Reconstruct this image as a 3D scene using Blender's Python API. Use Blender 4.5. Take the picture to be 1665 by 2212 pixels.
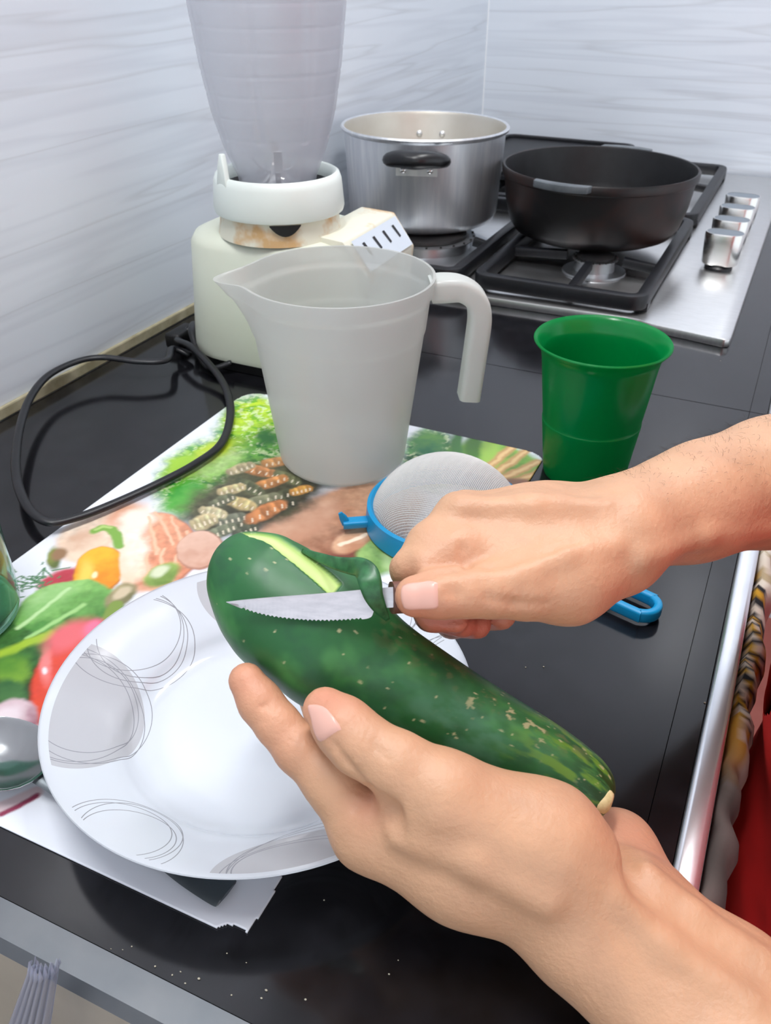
import bpy, bmesh, math, random
import numpy as np
from mathutils import Vector, Matrix

for o in list(bpy.data.objects):
    bpy.data.objects.remove(o)
random.seed(4)
rng = np.random.default_rng(7)
scene = bpy.context.scene
col = scene.collection

# ------------------------------------------------------------------ camera, world, lights, exposure
# World: z = 0 is the counter top; x runs from the left wall (0) to the counter's front edge (0.6), y into the depth.
cd = bpy.data.cameras.new('camera')
cam = bpy.data.objects.new('camera', cd)
col.objects.link(cam)
cd.sensor_fit = 'HORIZONTAL'
cd.sensor_width = 36.0
cd.lens = 1894.494 / 1665 * 36.0
cd.clip_start = 0.02
cd.clip_end = 60
cd.dof.use_dof = True
cd.dof.focus_distance = 0.43
cd.dof.aperture_fstop = 34
cam.matrix_world = Matrix(((0.908519, -0.232037, 0.347494, 0.58265),
                           (0.417825, 0.496583, -0.760807, 0.0),
                           (0.003976, 0.836399, 0.548106, 0.34850),
                           (0, 0, 0, 1)))
scene.camera = cam

world = bpy.data.worlds.new('room_light')
scene.world = world
world.use_nodes = True
bg = world.node_tree.nodes['Background']
bg.inputs[0].default_value = (0.86, 0.93, 1.0, 1)
bg.inputs[1].default_value = 1.1

def area_light(name, loc, size, size_y, power, color, target):
    l = bpy.data.lights.new(name, 'AREA')
    l.shape = 'RECTANGLE'
    l.size = size
    l.size_y = size_y
    l.energy = power
    l.color = color
    o = bpy.data.objects.new(name, l)
    col.objects.link(o)
    o.location = loc
    d = Vector(target) - Vector(loc)
    o.rotation_euler = d.to_track_quat('-Z', 'Y').to_euler()
    return o
LAMPS = [(0.34, 0.10, 1.52, 8.0, 'white twin tube lamp on the ceiling above the sink'), (0.55, 1.02, 1.52, 6.5, 'white twin tube lamp on the ceiling above the hob')]
for lx, ly, lz, lw_, _ in LAMPS:
    area_light('ceiling_light', (lx, ly, lz - 0.045), 0.12, 0.60, lw_, (0.97, 0.985, 1.0), (lx, ly, 0))

scene.view_settings.view_transform = 'Standard'
scene.view_settings.look = 'None'
scene.view_settings.gamma = 1.0
scene.view_settings.use_curve_mapping = False
scene.view_settings.exposure = 0.30

# ------------------------------------------------------------------ helpers: objects
def thing(name, label, cat, loc=(0, 0, 0), group=None):
    o = bpy.data.objects.new(name, None)
    o.empty_display_size = 0.02
    col.objects.link(o)
    o.location = loc
    o['label'] = label
    o['category'] = cat
    if group:
        o['group'] = group
    return o

def root_loc(o):
    v = Vector((0, 0, 0))
    while o is not None:
        v += o.location
        o = o.parent
    return v

def obj(name, verts, faces, mat, parent=None, smooth=True, kind=None, label=None, cat=None, group=None, sharp=None, origin=None):
    """One mesh object; verts are world coordinates."""
    me = bpy.data.meshes.new(name)
    V = np.asarray(verts, dtype=np.float64).reshape(-1, 3)
    if parent is not None:
        V = V - np.array(root_loc(parent))
        off = None
    else:
        off = np.array(origin) if origin is not None else np.array(((V[:, 0].min() + V[:, 0].max()) / 2, (V[:, 1].min() + V[:, 1].max()) / 2, V[:, 2].min()))
        V = V - off
    if isinstance(faces, np.ndarray) and len(faces):
        nf, k = faces.shape
        me.vertices.add(len(V))
        me.vertices.foreach_set('co', V.astype(np.float32).ravel())
        me.loops.add(nf * k)
        me.loops.foreach_set('vertex_index', faces.astype(np.int32).ravel())
        me.polygons.add(nf)
        me.polygons.foreach_set('loop_start', np.arange(0, nf * k, k, dtype=np.int32))
        me.update(calc_edges=True)
    else:
        me.from_pydata([tuple(v) for v in V], [], [tuple(f) for f in faces])
    me.validate()
    if mat is not None:
        for m in (mat if isinstance(mat, (list, tuple)) else [mat]):
            me.materials.append(m)
    if smooth:
        me.polygons.foreach_set('use_smooth', [True] * len(me.polygons))
        if sharp is not None:
            try:
                me.set_sharp_from_angle(angle=math.radians(sharp))
            except Exception:
                pass
    me.update()
    o = bpy.data.objects.new(name, me)
    col.objects.link(o)
    if parent is not None:
        o.parent = parent
    else:
        o.location = off
    if kind:
        o['kind'] = kind
    if label:
        o['label'] = label
    if cat:
        o['category'] = cat
    if group:
        o['group'] = group
    return o

class MB:
    def __init__(self):
        self.v = []
        self.f = []
    def add(self, v, f):
        n = len(self.v)
        self.v += [tuple(map(float, p)) for p in v]
        self.f += [tuple(i + n for i in q) for q in f]
        return self

def box(x0, x1, y0, y1, z0, z1):
    v = [(x, y, z) for z in (z0, z1) for y in (y0, y1) for x in (x0, x1)]
    f = [(0, 2, 3, 1), (4, 5, 7, 6), (0, 1, 5, 4), (1, 3, 7, 5), (3, 2, 6, 7), (2, 0, 4, 6)]
    return v, f

def bevelled(v, f, w=0.002, seg=2):
    bm = bmesh.new()
    vs = [bm.verts.new(p) for p in v]
    for q in f:
        bm.faces.new([vs[i] for i in q])
    bm.normal_update()
    bmesh.ops.recalc_face_normals(bm, faces=bm.faces[:])
    bmesh.ops.bevel(bm, geom=bm.edges[:], offset=w, segments=seg, profile=0.5, affect='EDGES', clamp_overlap=True)
    bm.verts.index_update()
    vv = [tuple(p.co) for p in bm.verts]
    ff = [tuple(p.index for p in q.verts) for q in bm.faces]
    bm.free()
    return vv, ff

def bbox_obj(name, b, mat, parent=None, w=0.002, seg=2, **k):
    v, f = bevelled(*box(*b), w=w, seg=seg)
    return obj(name, v, f, mat, parent, sharp=40, **k)

def lathe(prof, c, n=64, closed=False, a0=0.0):
    """prof: (radius, z) list; c = (x, y) axis; closed joins last profile point to the first."""
    v, f = [], []
    m = len(prof)
    for i in range(n):
        a = a0 + 2 * math.pi * i / n
        for r, z in prof:
            v.append((c[0] + r * math.cos(a), c[1] + r * math.sin(a), z))
    for i in range(n):
        j = (i + 1) % n
        for k in range(m if closed else m - 1):
            l = (k + 1) % m
            f.append((i * m + k, j * m + k, j * m + l, i * m + l))
    return v, f

def spline(pts, n=12, closed=False):
    """Catmull-Rom through points of any dimension."""
    P = [np.array(p, float) for p in pts]
    out = []
    m = len(P)
    rngs = range(m) if closed else range(m - 1)
    for i in rngs:
        p1, p2 = P[i], P[(i + 1) % m]
        p0 = P[(i - 1) % m] if (closed or i > 0) else 2 * p1 - p2
        p3 = P[(i + 2) % m] if (closed or i + 2 < m) else 2 * p2 - p1
        for k in range(n):
            t = k / n
            out.append(0.5 * ((2 * p1) + (-p0 + p2) * t + (2 * p0 - 5 * p1 + 4 * p2 - p3) * t * t + (-p0 + 3 * p1 - 3 * p2 + p3) * t ** 3))
    if not closed:
        out.append(P[-1])
    return [tuple(p) for p in out]

def sweep(path, section, closed=False, up=(0, 0, 1), caps=True, scale=None):
    """Sweep a 2-D section (side, up) along a path."""
    v, f = [], []
    n, m = len(path), len(section)
    up = Vector(up)
    for i, p in enumerate(path):
        a = Vector(path[(i - 1) % n] if (closed or i > 0) else path[0])
        b = Vector(path[(i + 1) % n] if (closed or i < n - 1) else path[-1])
        t = (b - a)
        t = t.normalized() if t.length > 1e-9 else Vector((1, 0, 0))
        s = t.cross(up)
        s = s.normalized() if s.length > 1e-6 else Vector((1, 0, 0))
        u = s.cross(t).normalized()
        k = scale[i] if scale is not None else 1.0
        for q in section:
            w = Vector(p) + s * (q[0] * k) + u * (q[1] * k)
            v.append(tuple(w))
    for i in range(n if closed else n - 1):
        j = (i + 1) % n
        for k in range(m):
            l = (k + 1) % m
            f.append((i * m + k, i * m + l, j * m + l, j * m + k))
    if caps and not closed:
        f.append(tuple(range(m - 1, -1, -1)))
        f.append(tuple((n - 1) * m + k for k in range(m)))
    return v, f

def circ(r, n=10, ry=None):
    ry = r if ry is None else ry
    return [(r * math.cos(2 * math.pi * i / n), ry * math.sin(2 * math.pi * i / n)) for i in range(n)]

def rrect(w, h, r, n=4):
    out = []
    for cx, cy, a0 in ((w - r, h - r, 0), (-w + r, h - r, 90), (-w + r, -h + r, 180), (w - r, -h + r, 270)):
        for k in range(n + 1):
            a = math.radians(a0 + 90 * k / n)
            out.append((cx + r * math.cos(a), cy + r * math.sin(a)))
    return out

def prism(poly, z0, z1):
    n = len(poly)
    v = [(p[0], p[1], z0) for p in poly] + [(p[0], p[1], z1) for p in poly]
    f = [tuple(range(n - 1, -1, -1)), tuple(range(n, 2 * n))] + [(i, (i + 1) % n, n + (i + 1) % n, n + i) for i in range(n)]
    return v, f

def ball(c, r, n=16, m=10, sq=(1, 1, 1)):
    v, f = [], []
    for j in range(m + 1):
        t = math.pi * j / m
        for i in range(n):
            a = 2 * math.pi * i / n
            v.append((c[0] + r * sq[0] * math.sin(t) * math.cos(a), c[1] + r * sq[1] * math.sin(t) * math.sin(a), c[2] + r * sq[2] * math.cos(t)))
    for j in range(m):
        for i in range(n):
            f.append((j * n + i, (j + 1) * n + i, (j + 1) * n + (i + 1) % n, j * n + (i + 1) % n))
    return v, f

def copy_part(src, parent, dloc):
    c = src.copy()
    col.objects.link(c)
    c.parent = parent
    c.location = Vector(src.location) + Vector(dloc)
    return c

# ------------------------------------------------------------------ helpers: materials
def srgb(r, g, b):
    return tuple(((c / 255) / 12.92 if c / 255 <= 0.04045 else ((c / 255 + 0.055) / 1.055) ** 2.4) for c in (r, g, b)) + (1.0,)

def pmat(name, color, rough=0.5, metal=0.0, **k):
    m = bpy.data.materials.new(name)
    m.use_nodes = True
    nt = m.node_tree
    b = nt.nodes['Principled BSDF']
    b.inputs['Base Color'].default_value = color
    b.inputs['Roughness'].default_value = rough
    b.inputs['Metallic'].default_value = metal
    for kk, vv in k.items():
        b.inputs[kk.replace('_', ' ')].default_value = vv
    return m

def N(m, t, **k):
    n = m.node_tree.nodes.new(t)
    for kk, vv in k.items():
        setattr(n, kk, vv)
    return n

def L(m, a, b):
    m.node_tree.links.new(a, b)

def bsdf(m):
    return m.node_tree.nodes['Principled BSDF']

def noise(m, scale, detail=3.0, rough=0.5, vec=None, mapscale=None):
    tc = N(m, 'ShaderNodeTexCoord')
    n = N(m, 'ShaderNodeTexNoise')
    n.inputs['Scale'].default_value = scale
    n.inputs['Detail'].default_value = detail
    n.inputs['Roughness'].default_value = rough
    src = tc.outputs['Object']
    if mapscale:
        mp = N(m, 'ShaderNodeMapping')
        mp.inputs['Scale'].default_value = mapscale
        L(m, src, mp.inputs['Vector'])
        src = mp.outputs['Vector']
    L(m, src, n.inputs['Vector'])
    return n

def ramp(m, fac, stops):
    r = N(m, 'ShaderNodeValToRGB')
    e = r.color_ramp.elements
    while len(e) < len(stops):
        e.new(0.5)
    for i, (p, c) in enumerate(stops):
        e[i].position = p
        e[i].color = c
    L(m, fac, r.inputs['Fac'])
    return r

def bump(m, height, strength=0.2, dist=0.001):
    b = N(m, 'ShaderNodeBump')
    b.inputs['Strength'].default_value = strength
    b.inputs['Distance'].default_value = dist
    L(m, height, b.inputs['Height'])
    L(m, b.outputs['Normal'], bsdf(m).inputs['Normal'])
    return b

def mottled(name, c0, c1, scale, rough=0.5, metal=0.0, lo=0.35, hi=0.65, mapscale=None, bumpk=0.0, **k):
    m = pmat(name, c0, rough, metal, **k)
    n = noise(m, scale, 4, 0.55, mapscale=mapscale)
    r = ramp(m, n.outputs['Fac'], [(lo, c0), (hi, c1)])
    L(m, r.outputs['Color'], bsdf(m).inputs['Base Color'])
    if bumpk:
        bump(m, n.outputs['Fac'], bumpk, 0.002)
    return m

def vcol_mat(name, rough=0.5, **k):
    m = pmat(name, (1, 1, 1, 1), rough, **k)
    a = N(m, 'ShaderNodeVertexColor')
    a.layer_name = 'print'
    L(m, a.outputs['Color'], bsdf(m).inputs['Base Color'])
    return m

def set_vcol(o, rgb):
    me = o.data
    at = me.color_attributes.new('print', 'FLOAT_COLOR', 'POINT')
    d = np.ones((len(me.vertices), 4), np.float32)
    d[:, :3] = rgb
    at.data.foreach_set('color', d.ravel())

def lin(rgb):
    c = np.asarray(rgb, float) / 255.0
    return np.where(c <= 0.04045, c / 12.92, ((c + 0.055) / 1.055) ** 2.4)

M = {}
def marble(name, mapscale):
    m = pmat(name, srgb(226, 230, 234), 0.20)
    w = noise(m, 1.0, 3, 0.55, mapscale=mapscale)
    r1 = ramp(m, w.outputs['Fac'], [(0.30, srgb(222, 228, 236)), (0.475, srgb(221, 227, 235)), (0.5, srgb(210, 215, 222)), (0.515, srgb(220, 226, 234)), (0.7, srgb(224, 230, 238))])
    w2 = noise(m, 2.1, 2, 0.5, mapscale=mapscale)
    r2 = ramp(m, w2.outputs['Fac'], [(0.40, srgb(255, 255, 255)), (0.5, srgb(246, 246, 247)), (0.56, srgb(255, 255, 255))])
    mx = N(m, 'ShaderNodeMix', data_type='RGBA', blend_type='MULTIPLY')
    mx.inputs[0].default_value = 1.0
    L(m, r1.outputs['Color'], mx.inputs[6])
    L(m, r2.outputs['Color'], mx.inputs[7])
    L(m, mx.outputs[2], bsdf(m).inputs['Base Color'])
    n3 = noise(m, 9.0, 2)
    bump(m, n3.outputs['Fac'], 0.05, 0.01)
    return m
M['marble_l'] = marble('marble_tile_left', (1.0, 0.8, 17.0))
M['marble_b'] = marble('marble_tile_back', (0.8, 1.0, 19.0))
M['granite'] = mottled('black_polished_granite', srgb(17, 17, 20), srgb(27, 27, 31), 60, 0.13)
M['joint'] = pmat('dark_joint', srgb(12, 12, 14), 0.8)
M['grout'] = mottled('beige_sealant', srgb(150, 142, 112), srgb(182, 174, 146), 40, 0.7)
M['white_grout'] = pmat('white_grout', srgb(240, 242, 244), 0.6)
M['alu'] = mottled('bright_edge_trim', (0.80, 0.82, 0.86, 1), (0.86, 0.88, 0.92, 1), 30, 0.27, 0.85)
M['terracotta'] = mottled('red_floor_tile', srgb(170, 92, 82), srgb(188, 110, 98), 6, 0.5)
M['cabinet'] = mottled('cabinet_board', srgb(188, 184, 176), srgb(204, 200, 192), 5, 0.6)
M['ceil'] = pmat('ceiling_paint', srgb(236, 236, 234), 0.9)
M['steel'] = mottled('brushed_steel', (0.80, 0.80, 0.80, 1), (0.70, 0.70, 0.69, 1), 60, 0.32, 1.0, mapscale=(1, 30, 1))
M['sinksteel'] = mottled('sink_steel', (0.15, 0.165, 0.18, 1), (0.20, 0.21, 0.22, 1), 18, 0.5, 1.0)
M['basin'] = mottled('basin_steel', (0.46, 0.43, 0.38, 1), (0.56, 0.52, 0.46, 1), 14, 0.42, 0.6)
M['chrome'] = pmat('polished_steel', (0.78, 0.77, 0.75, 1), 0.14, 1.0)
M['satin'] = pmat('satin_steel', (0.86, 0.85, 0.82, 1), 0.26, 1.0)
M['alupot'] = mottled('worn_aluminium', (0.66, 0.69, 0.73, 1), (0.80, 0.82, 0.84, 1), 9, 0.40, 0.85, mapscale=(14, 14, 1))
M['alupot_in'] = mottled('stained_aluminium', (0.62, 0.58, 0.50, 1), (0.70, 0.67, 0.60, 1), 14, 0.45, 0.9)
M['bakelite'] = pmat('black_bakelite', srgb(22, 23, 26), 0.32)
M['iron'] = mottled('cast_iron_grate', srgb(13, 14, 18), srgb(22, 24, 30), 90, 0.45)
M['panout'] = mottled('seasoned_iron', srgb(8, 7, 8), srgb(46, 20, 11), 16, 0.42, lo=0.48, hi=0.74, bumpk=0.15)
M['panin'] = mottled('seasoned_iron_inside', srgb(9, 9, 11), srgb(20, 21, 24), 45, 0.48, bumpk=0.15)
M['greycap'] = pmat('grey_knob_cap', srgb(118, 128, 138), 0.4)
M['cream'] = mottled('cream_plastic', srgb(226, 231, 214), srgb(218, 222, 202), 8, 0.38)
M['whitepl'] = pmat('white_plastic', srgb(228, 236, 230), 0.34)
M['ivory_stain'] = mottled('stained_plastic', srgb(226, 224, 206), srgb(206, 168, 118), 26, 0.5, lo=0.50, hi=0.62)
M['blackpl'] = pmat('black_rubber', srgb(14, 14, 16), 0.5)
M['cord'] = mottled('black_cord', srgb(18, 19, 23), srgb(28, 29, 34), 40, 0.38)
M['plastic_blue'] = pmat('blue_plastic', srgb(8, 142, 196), 0.35)
M['greenpl'] = pmat('green_plastic', srgb(0, 112, 52), 0.3)
M['panel'] = pmat('grey_panel_print', srgb(206, 216, 226), 0.4)
M['ink'] = pmat('black_ink', srgb(24, 24, 28), 0.5)
M['tubeglow'] = pmat('lamp_tube', (1, 1, 1, 1), 0.5, Emission_Color=(1.0, 0.985, 0.96, 1), Emission_Strength=9.0)
M['lampbody'] = pmat('lamp_housing', srgb(230, 230, 230), 0.5)

def plastic_sheet(name, color, body=0.75, trans=0.5, rough=0.3):
    """Frosted plastic: part see-through, the rest split between scattering back and scattering on."""
    m = bpy.data.materials.new(name)
    m.use_nodes = True
    nt = m.node_tree
    nt.nodes.remove(nt.nodes['Principled BSDF'])
    out = nt.nodes['Material Output']
    d = N(m, 'ShaderNodeBsdfDiffuse')
    d.inputs[0].default_value = color
    t = N(m, 'ShaderNodeBsdfTranslucent')
    t.inputs[0].default_value = color
    a = N(m, 'ShaderNodeMixShader')
    a.inputs[0].default_value = trans
    L(m, d.outputs[0], a.inputs[1])
    L(m, t.outputs[0], a.inputs[2])
    tr = N(m, 'ShaderNodeBsdfTransparent')
    tr.inputs[0].default_value = (0.97, 0.98, 0.98, 1)
    b = N(m, 'ShaderNodeMixShader')
    b.inputs[0].default_value = body
    L(m, tr.outputs[0], b.inputs[1])
    L(m, a.outputs[0], b.inputs[2])
    g = N(m, 'ShaderNodeBsdfGlossy')
    g.inputs['Roughness'].default_value = rough
    lw = N(m, 'ShaderNodeLayerWeight')
    lw.inputs[0].default_value = 0.5
    pw_ = N(m, 'ShaderNodeMath', operation='POWER')
    L(m, lw.outputs['Facing'], pw_.inputs[0])
    pw_.inputs[1].default_value = 4.0
    fr = N(m, 'ShaderNodeMath', operation='MULTIPLY_ADD')
    L(m, pw_.outputs[0], fr.inputs[0])
    fr.inputs[1].default_value = 0.22
    fr.inputs[2].default_value = 0.035
    c = N(m, 'ShaderNodeMixShader')
    L(m, fr.outputs[0], c.inputs[0])
    L(m, b.outputs[0], c.inputs[1])
    L(m, g.outputs[0], c.inputs[2])
    L(m, c.outputs[0], out.inputs['Surface'])
    return m
M['jug'] = plastic_sheet('frosted_jug_plastic', srgb(226, 228, 224), 0.62, 0.5, 0.28)
M['jar'] = plastic_sheet('frosted_jar_plastic', srgb(216, 217, 224), 0.42, 0.35, 0.25)
M['wrap'] = plastic_sheet('clear_wrapper', srgb(196, 200, 222), 0.38, 0.4, 0.12)
M['mesh'] = plastic_sheet('nylon_mesh', srgb(244, 244, 242), 1.0, 0.4, 0.4)

m = pmat('green_tinted_glass', srgb(150, 205, 185), 0.05)
bsdf(m).inputs['Transmission Weight'].default_value = 0.92
bsdf(m).inputs['IOR'].default_value = 1.45
M['glass'] = m

# ------------------------------------------------------------------ the setting
FLOOR = -0.90
CEIL = 1.60
YB = 1.705
def struct(name, v, f, mat, smooth=False, **k):
    return obj(name, v, f, mat, None, smooth, kind='structure', **k)
struct('floor', *box(-0.1, 3.2, -2.2, YB + 0.1, FLOOR - 0.05, FLOOR), M['terracotta'])
struct('ceiling', *box(-0.1, 3.2, -2.2, YB + 0.1, CEIL, CEIL + 0.05), M['ceil'])
struct('wall_left', *box(-0.08, 0.0, -2.2, YB + 0.08, FLOOR, CEIL), M['marble_l'])
struct('wall_back', *box(0.0, 3.2, YB, YB + 0.08, FLOOR, CEIL), M['marble_b'])
struct('trim_1', *bevelled(*box(0.0, 0.004, 0.10, YB, 0.0, 0.011), w=0.0015), M['grout'])          # sealant bead along the left wall
struct('trim_2', *bevelled(*box(0.004, 0.6, YB - 0.004, YB, 0.0, 0.006), w=0.0015), M['joint'])      # dark joint at the back wall
struct('trim_3', *box(0.0, 0.0015, YB - 0.0015, YB, 0.011, CEIL), M['white_grout'])                    # white grout in the wall corner

# counter: black slabs with joints, on a boarded base, a pale strip along the front edge
counter = obj('countertop', *box(0.004, 0.596, 0.1385, YB - 0.004, -0.035, -0.0045), M['joint'], None, False,
              label='black polished stone countertop between the tiled wall and the pale front edge', cat='countertop')
def slab(b):
    return obj('slab', *box(*b), M['granite'], counter, False)
slab((0.004, 0.5849, 0.137, 0.7655, -0.0045, 0.0))
slab((0.004, 0.5849, 0.7665, YB - 0.004, -0.0045, 0.0))
slab((0.5853, 0.5995, 0.137, 0.7655, -0.0045, 0.0))
slab((0.5853, 0.5995, 0.7665, YB - 0.004, -0.0045, 0.0))
edge = bbox_obj('edge_strip', (0.6, 0.6125, -0.42, YB - 0.004, -0.03, 0.0015), M['alu'], None, 0.003, 3,
                label='glossy pale strip capping the front edge of the black countertop', cat='edge strip')
base = thing('kitchen_cabinet', 'plain boarded base carrying the black countertop', 'cabinet', (0.3, 0.7, FLOOR))
obj('end_panel', *box(0.004, 0.58, 1.66, 1.69, FLOOR, -0.036), M['cabinet'], base, False)
obj('end_panel', *box(0.004, 0.58, -0.418, -0.395, FLOOR, -0.006), M['cabinet'], base, False)
obj('back_panel', *box(0.004, 0.02, -0.394, 1.659, FLOOR, -0.036), M['cabinet'], base, False)
obj('shelf', *box(0.021, 0.57, -0.394, 1.659, -0.55, -0.53), M['cabinet'], base, False)

# sink let into the counter beside the slabs
sink = thing('sink', 'stainless steel sink with flat rim beside the black countertop', 'sink', (0.3, -0.1, -0.17))
rim = MB()
X0, X1, Y0, Y1 = 0.004, 0.5995, -0.42, 0.1362
bx0, bx1, by0, by1 = 0.07, 0.535, -0.34, 0.1185
def rr(x0, x1, y0, y1, r, n=6):
    return [((x0 + x1) / 2 + p[0], (y0 + y1) / 2 + p[1]) for p in rrect((x1 - x0) / 2, (y1 - y0) / 2, r, n)]
rings = [(rr(X0, X1, Y0, Y1, 0.003), -0.004), (rr(X0, X1, Y0, Y1, 0.004), 0.0012), (rr(bx0 - .004, bx1 + .004, by0 - .004, by1 + .004, 0.034), 0.0008),
         (rr(bx0, bx1, by0, by1, 0.03), -0.003)]
n = len(rings[0][0])
v = [(p[0], p[1], z) for ring, z in rings for p in ring]
f = [(k * n + i, k * n + (i + 1) % n, (k + 1) * n + (i + 1) % n, (k + 1) * n + i) for k in range(len(rings) - 1) for i in range(n)]
obj('rim', v, f, M['sinksteel'], sink, True, sharp=35)
rings = [(rr(bx0, bx1, by0, by1, 0.03), -0.003), (rr(bx0 + .004, bx1 - .004, by0 + .004, by1 - .004, 0.03), -0.06), (rr(bx0 + .012, bx1 - .012, by0 + .012, by1 - .012, 0.035), -0.14),
         (rr(bx0 + .035, bx1 - .035, by0 + .035, by1 - .035, 0.03), -0.16), (rr(bx0 + .2, bx1 - .2, by0 + .2, by1 - .2, 0.02), -0.165)]
v = [(p[0], p[1], z) for ring, z in rings for p in ring]
f = [(k * n + i, k * n + (i + 1) % n, (k + 1) * n + (i + 1) % n, (k + 1) * n + i) for k in range(len(rings) - 1) for i in range(n)]
f.append(tuple((len(rings) - 1) * n + i for i in range(n)))
obj('basin', v, f, M['basin'], sink, True, sharp=50)
v, f = lathe([(0.0, -0.163), (0.03, -0.163), (0.036, -0.160), (0.038, -0.164)], (0.3, -0.11), 24)
obj('drain', v, f, M['chrome'], sink)

# ceiling lamp: a twin-tube fitting
for lx, ly, lz, lw_, lab in LAMPS:
    lamp = thing('ceiling_lamp', lab, 'lamp', (lx, ly, CEIL))
    bbox_obj('housing', (lx - .07, lx + .07, ly - .34, ly + .34, CEIL - 0.04, CEIL), M['lampbody'], lamp, 0.006)
    for s in (-0.045, 0.045):
        v, f = sweep([(lx + s, ly - .31, CEIL - 0.062), (lx + s, ly + .31, CEIL - 0.062)], circ(0.013, 12))
        obj('tube', v, f, M['tubeglow'], lamp)

# curtain gathered along the front of the counter
def sstep0(a, b, x):
    t = np.clip((x - a) / (b - a), 0, 1)
    return t * t * (3 - 2 * t)
def curtain():
    ny, nz = 700, 26
    ys = np.linspace(-0.41, 1.64, ny)
    fold = 0.0028 * np.sin(ys * 190 + 2.2 * np.sin(ys * 17)) + 0.0022 * np.sin(ys * 83 + 1.0)
    t = np.linspace(0, 1, nz)
    prof_x = np.interp(t, [0, .04, .10, .16, .25, 1], [0.6145, 0.617, 0.6235, 0.6255, 0.620, 0.616])
    prof_z = np.interp(t, [0, .04, .10, .16, .25, 1], [-0.016, -0.010, -0.014, -0.030, -0.08, -0.70])
    amp = np.interp(t, [0, .1, .2, 1], [0.1, 0.6, 0.8, 0.8])
    X = prof_x[None, :] + fold[:, None] * amp[None, :]
    Z = prof_z[None, :] + 0.003 * np.sin(ys * 150)[:, None] * (t < 0.3)[None, :]
    Y = np.repeat(ys[:, None], nz, 1) + 0.003 * np.cos(ys * 120)[:, None] * t[None, :]
    V = np.stack([X, Y, Z], -1).reshape(-1, 3)
    th = V.copy()
    th[:, 0] += 0.0012
    i, j = np.meshgrid(np.arange(ny - 1), np.arange(nz - 1), indexing='ij')
    a = (i * nz + j).ravel()
    F = np.stack([a, a + nz, a + nz + 1, a + 1], 1)
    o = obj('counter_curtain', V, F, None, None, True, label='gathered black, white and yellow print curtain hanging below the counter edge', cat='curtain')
    # printed cloth: cream ground, black and yellow stripes, orange patches; the print follows the cloth's own length
    s = np.repeat(np.linspace(0, 1, nz)[None, :], ny, 0).ravel()
    y = V[:, 1]
    nn = 0.5 * np.sin(y * 37 + 6 * s) + 0.5 * np.sin(y * 13.7 + 3.1 + 11 * s)
    c = np.tile(lin((214, 205, 190)), (len(V), 1))
    st = np.sin(y * 330 + 3 * np.sin(y * 41 + 9 * s) + 25 * s)
    blackzone = (np.sin(y * 22.0 - 8.9 + 5 * s) > 0.15)
    c[(st > 0.55)] = lin((176, 160, 128))
    c[blackzone & (st > -0.5)] = lin((24, 24, 30))
    c[blackzone & (st > 0.72)] = lin((196, 150, 34))
    c[(~blackzone) & (nn > 0.62)] = lin((196, 146, 40))
    c[(~blackzone) & (nn < -0.72)] = lin((186, 84, 40))
    body_shade = (sstep0(.40, .33, y) * sstep0(.16, .20, y))[:, None]  # shade beside the person, put into the cloth colour as a grey-brown stretch
    c = c * (1 - body_shade) + lin((104, 96, 92)) * (0.75 + 0.25 * np.sin(y * 140 + 20 * s))[:, None] * body_shade
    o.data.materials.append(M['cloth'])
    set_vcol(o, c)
    sol = o.modifiers.new('thickness', 'SOLIDIFY')
    sol.thickness = 0.001
M['cloth'] = vcol_mat('printed_cloth', 0.85)
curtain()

# ------------------------------------------------------------------ gas hob
ZH = 0.009
hob = thing('gas_hob', 'stainless steel gas hob with black iron grates and a row of knobs', 'hob', (0.30, 1.31, 0))
out = [(0.04, 1.69), (0.04, 0.925)] + spline([(0.20, 0.920), (0.40, 0.925), (0.449, 0.927), (0.470, 0.919), (0.51, 0.912), (0.545, 0.906)], 6) + [(0.550, 0.909), (0.551, 0.915), (0.5505, 1.69)]
v, f = bevelled(*prism(out, 0.0, ZH), w=0.0025, seg=2)
obj('plate', v, f, M['steel'], hob, True, sharp=40)

def bar(path, w=0.0075, h=0.0065, r=0.002, closed=False):
    return sweep(path, rrect(w, h, r, 2), closed=closed)
def grate(x0, x1, y0, y1, fingers):
    g = MB()
    zt = 0.0215
    fr = [(p[0], p[1], zt) for p in rr(x0, x1, y0, y1, 0.014, 5)]
    g.add(*bar(fr, 0.0068, 0.0085, 0.003, True))
    for a, b in fingers:
        pth = [(a[0], a[1], zt)] + [(a[0] + (b[0] - a[0]) * t, a[1] + (b[1] - a[1]) * t, zt + 0.0045 * t) for t in (0.3, 0.7, 1.0)]
        g.add(*bar(pth, 0.0048, 0.0055, 0.002))
    for x in (x0, x1):
        for y in (y0 + 0.02, y1 - 0.02):
            g.add(*box(x - .007, x + .007, y - .009, y + .009, ZH + 0.0002, zt - 0.003))
    return obj('grate', g.v, g.f, M['iron'], hob, True, sharp=40)
B = [(0.150, 1.065), (0.374, 1.062), (0.145, 1.52), (0.362, 1.50)]
def fing(x0, x1, y0, y1, c, g=0.034):
    return [((c[0], y0), (c[0], c[1] - g)), ((c[0], y1), (c[0], c[1] + g)), ((x0, c[1]), (c[0] - g, c[1])), ((x1, c[1]), (c[0] + g, c[1]))]
grate(0.268, 0.452, 0.939, 1.28, fing(0.268, 0.452, 0.939, 1.28, B[1]))
grate(0.056, 0.240, 0.939, 1.28, fing(0.056, 0.240, 0.939, 1.28, B[0], 0.068))
grate(0.268, 0.452, 1.305, 1.65, fing(0.268, 0.452, 1.305, 1.65, B[3]))
grate(0.056, 0.240, 1.305, 1.65, fing(0.056, 0.240, 1.305, 1.65, B[2]))

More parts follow.
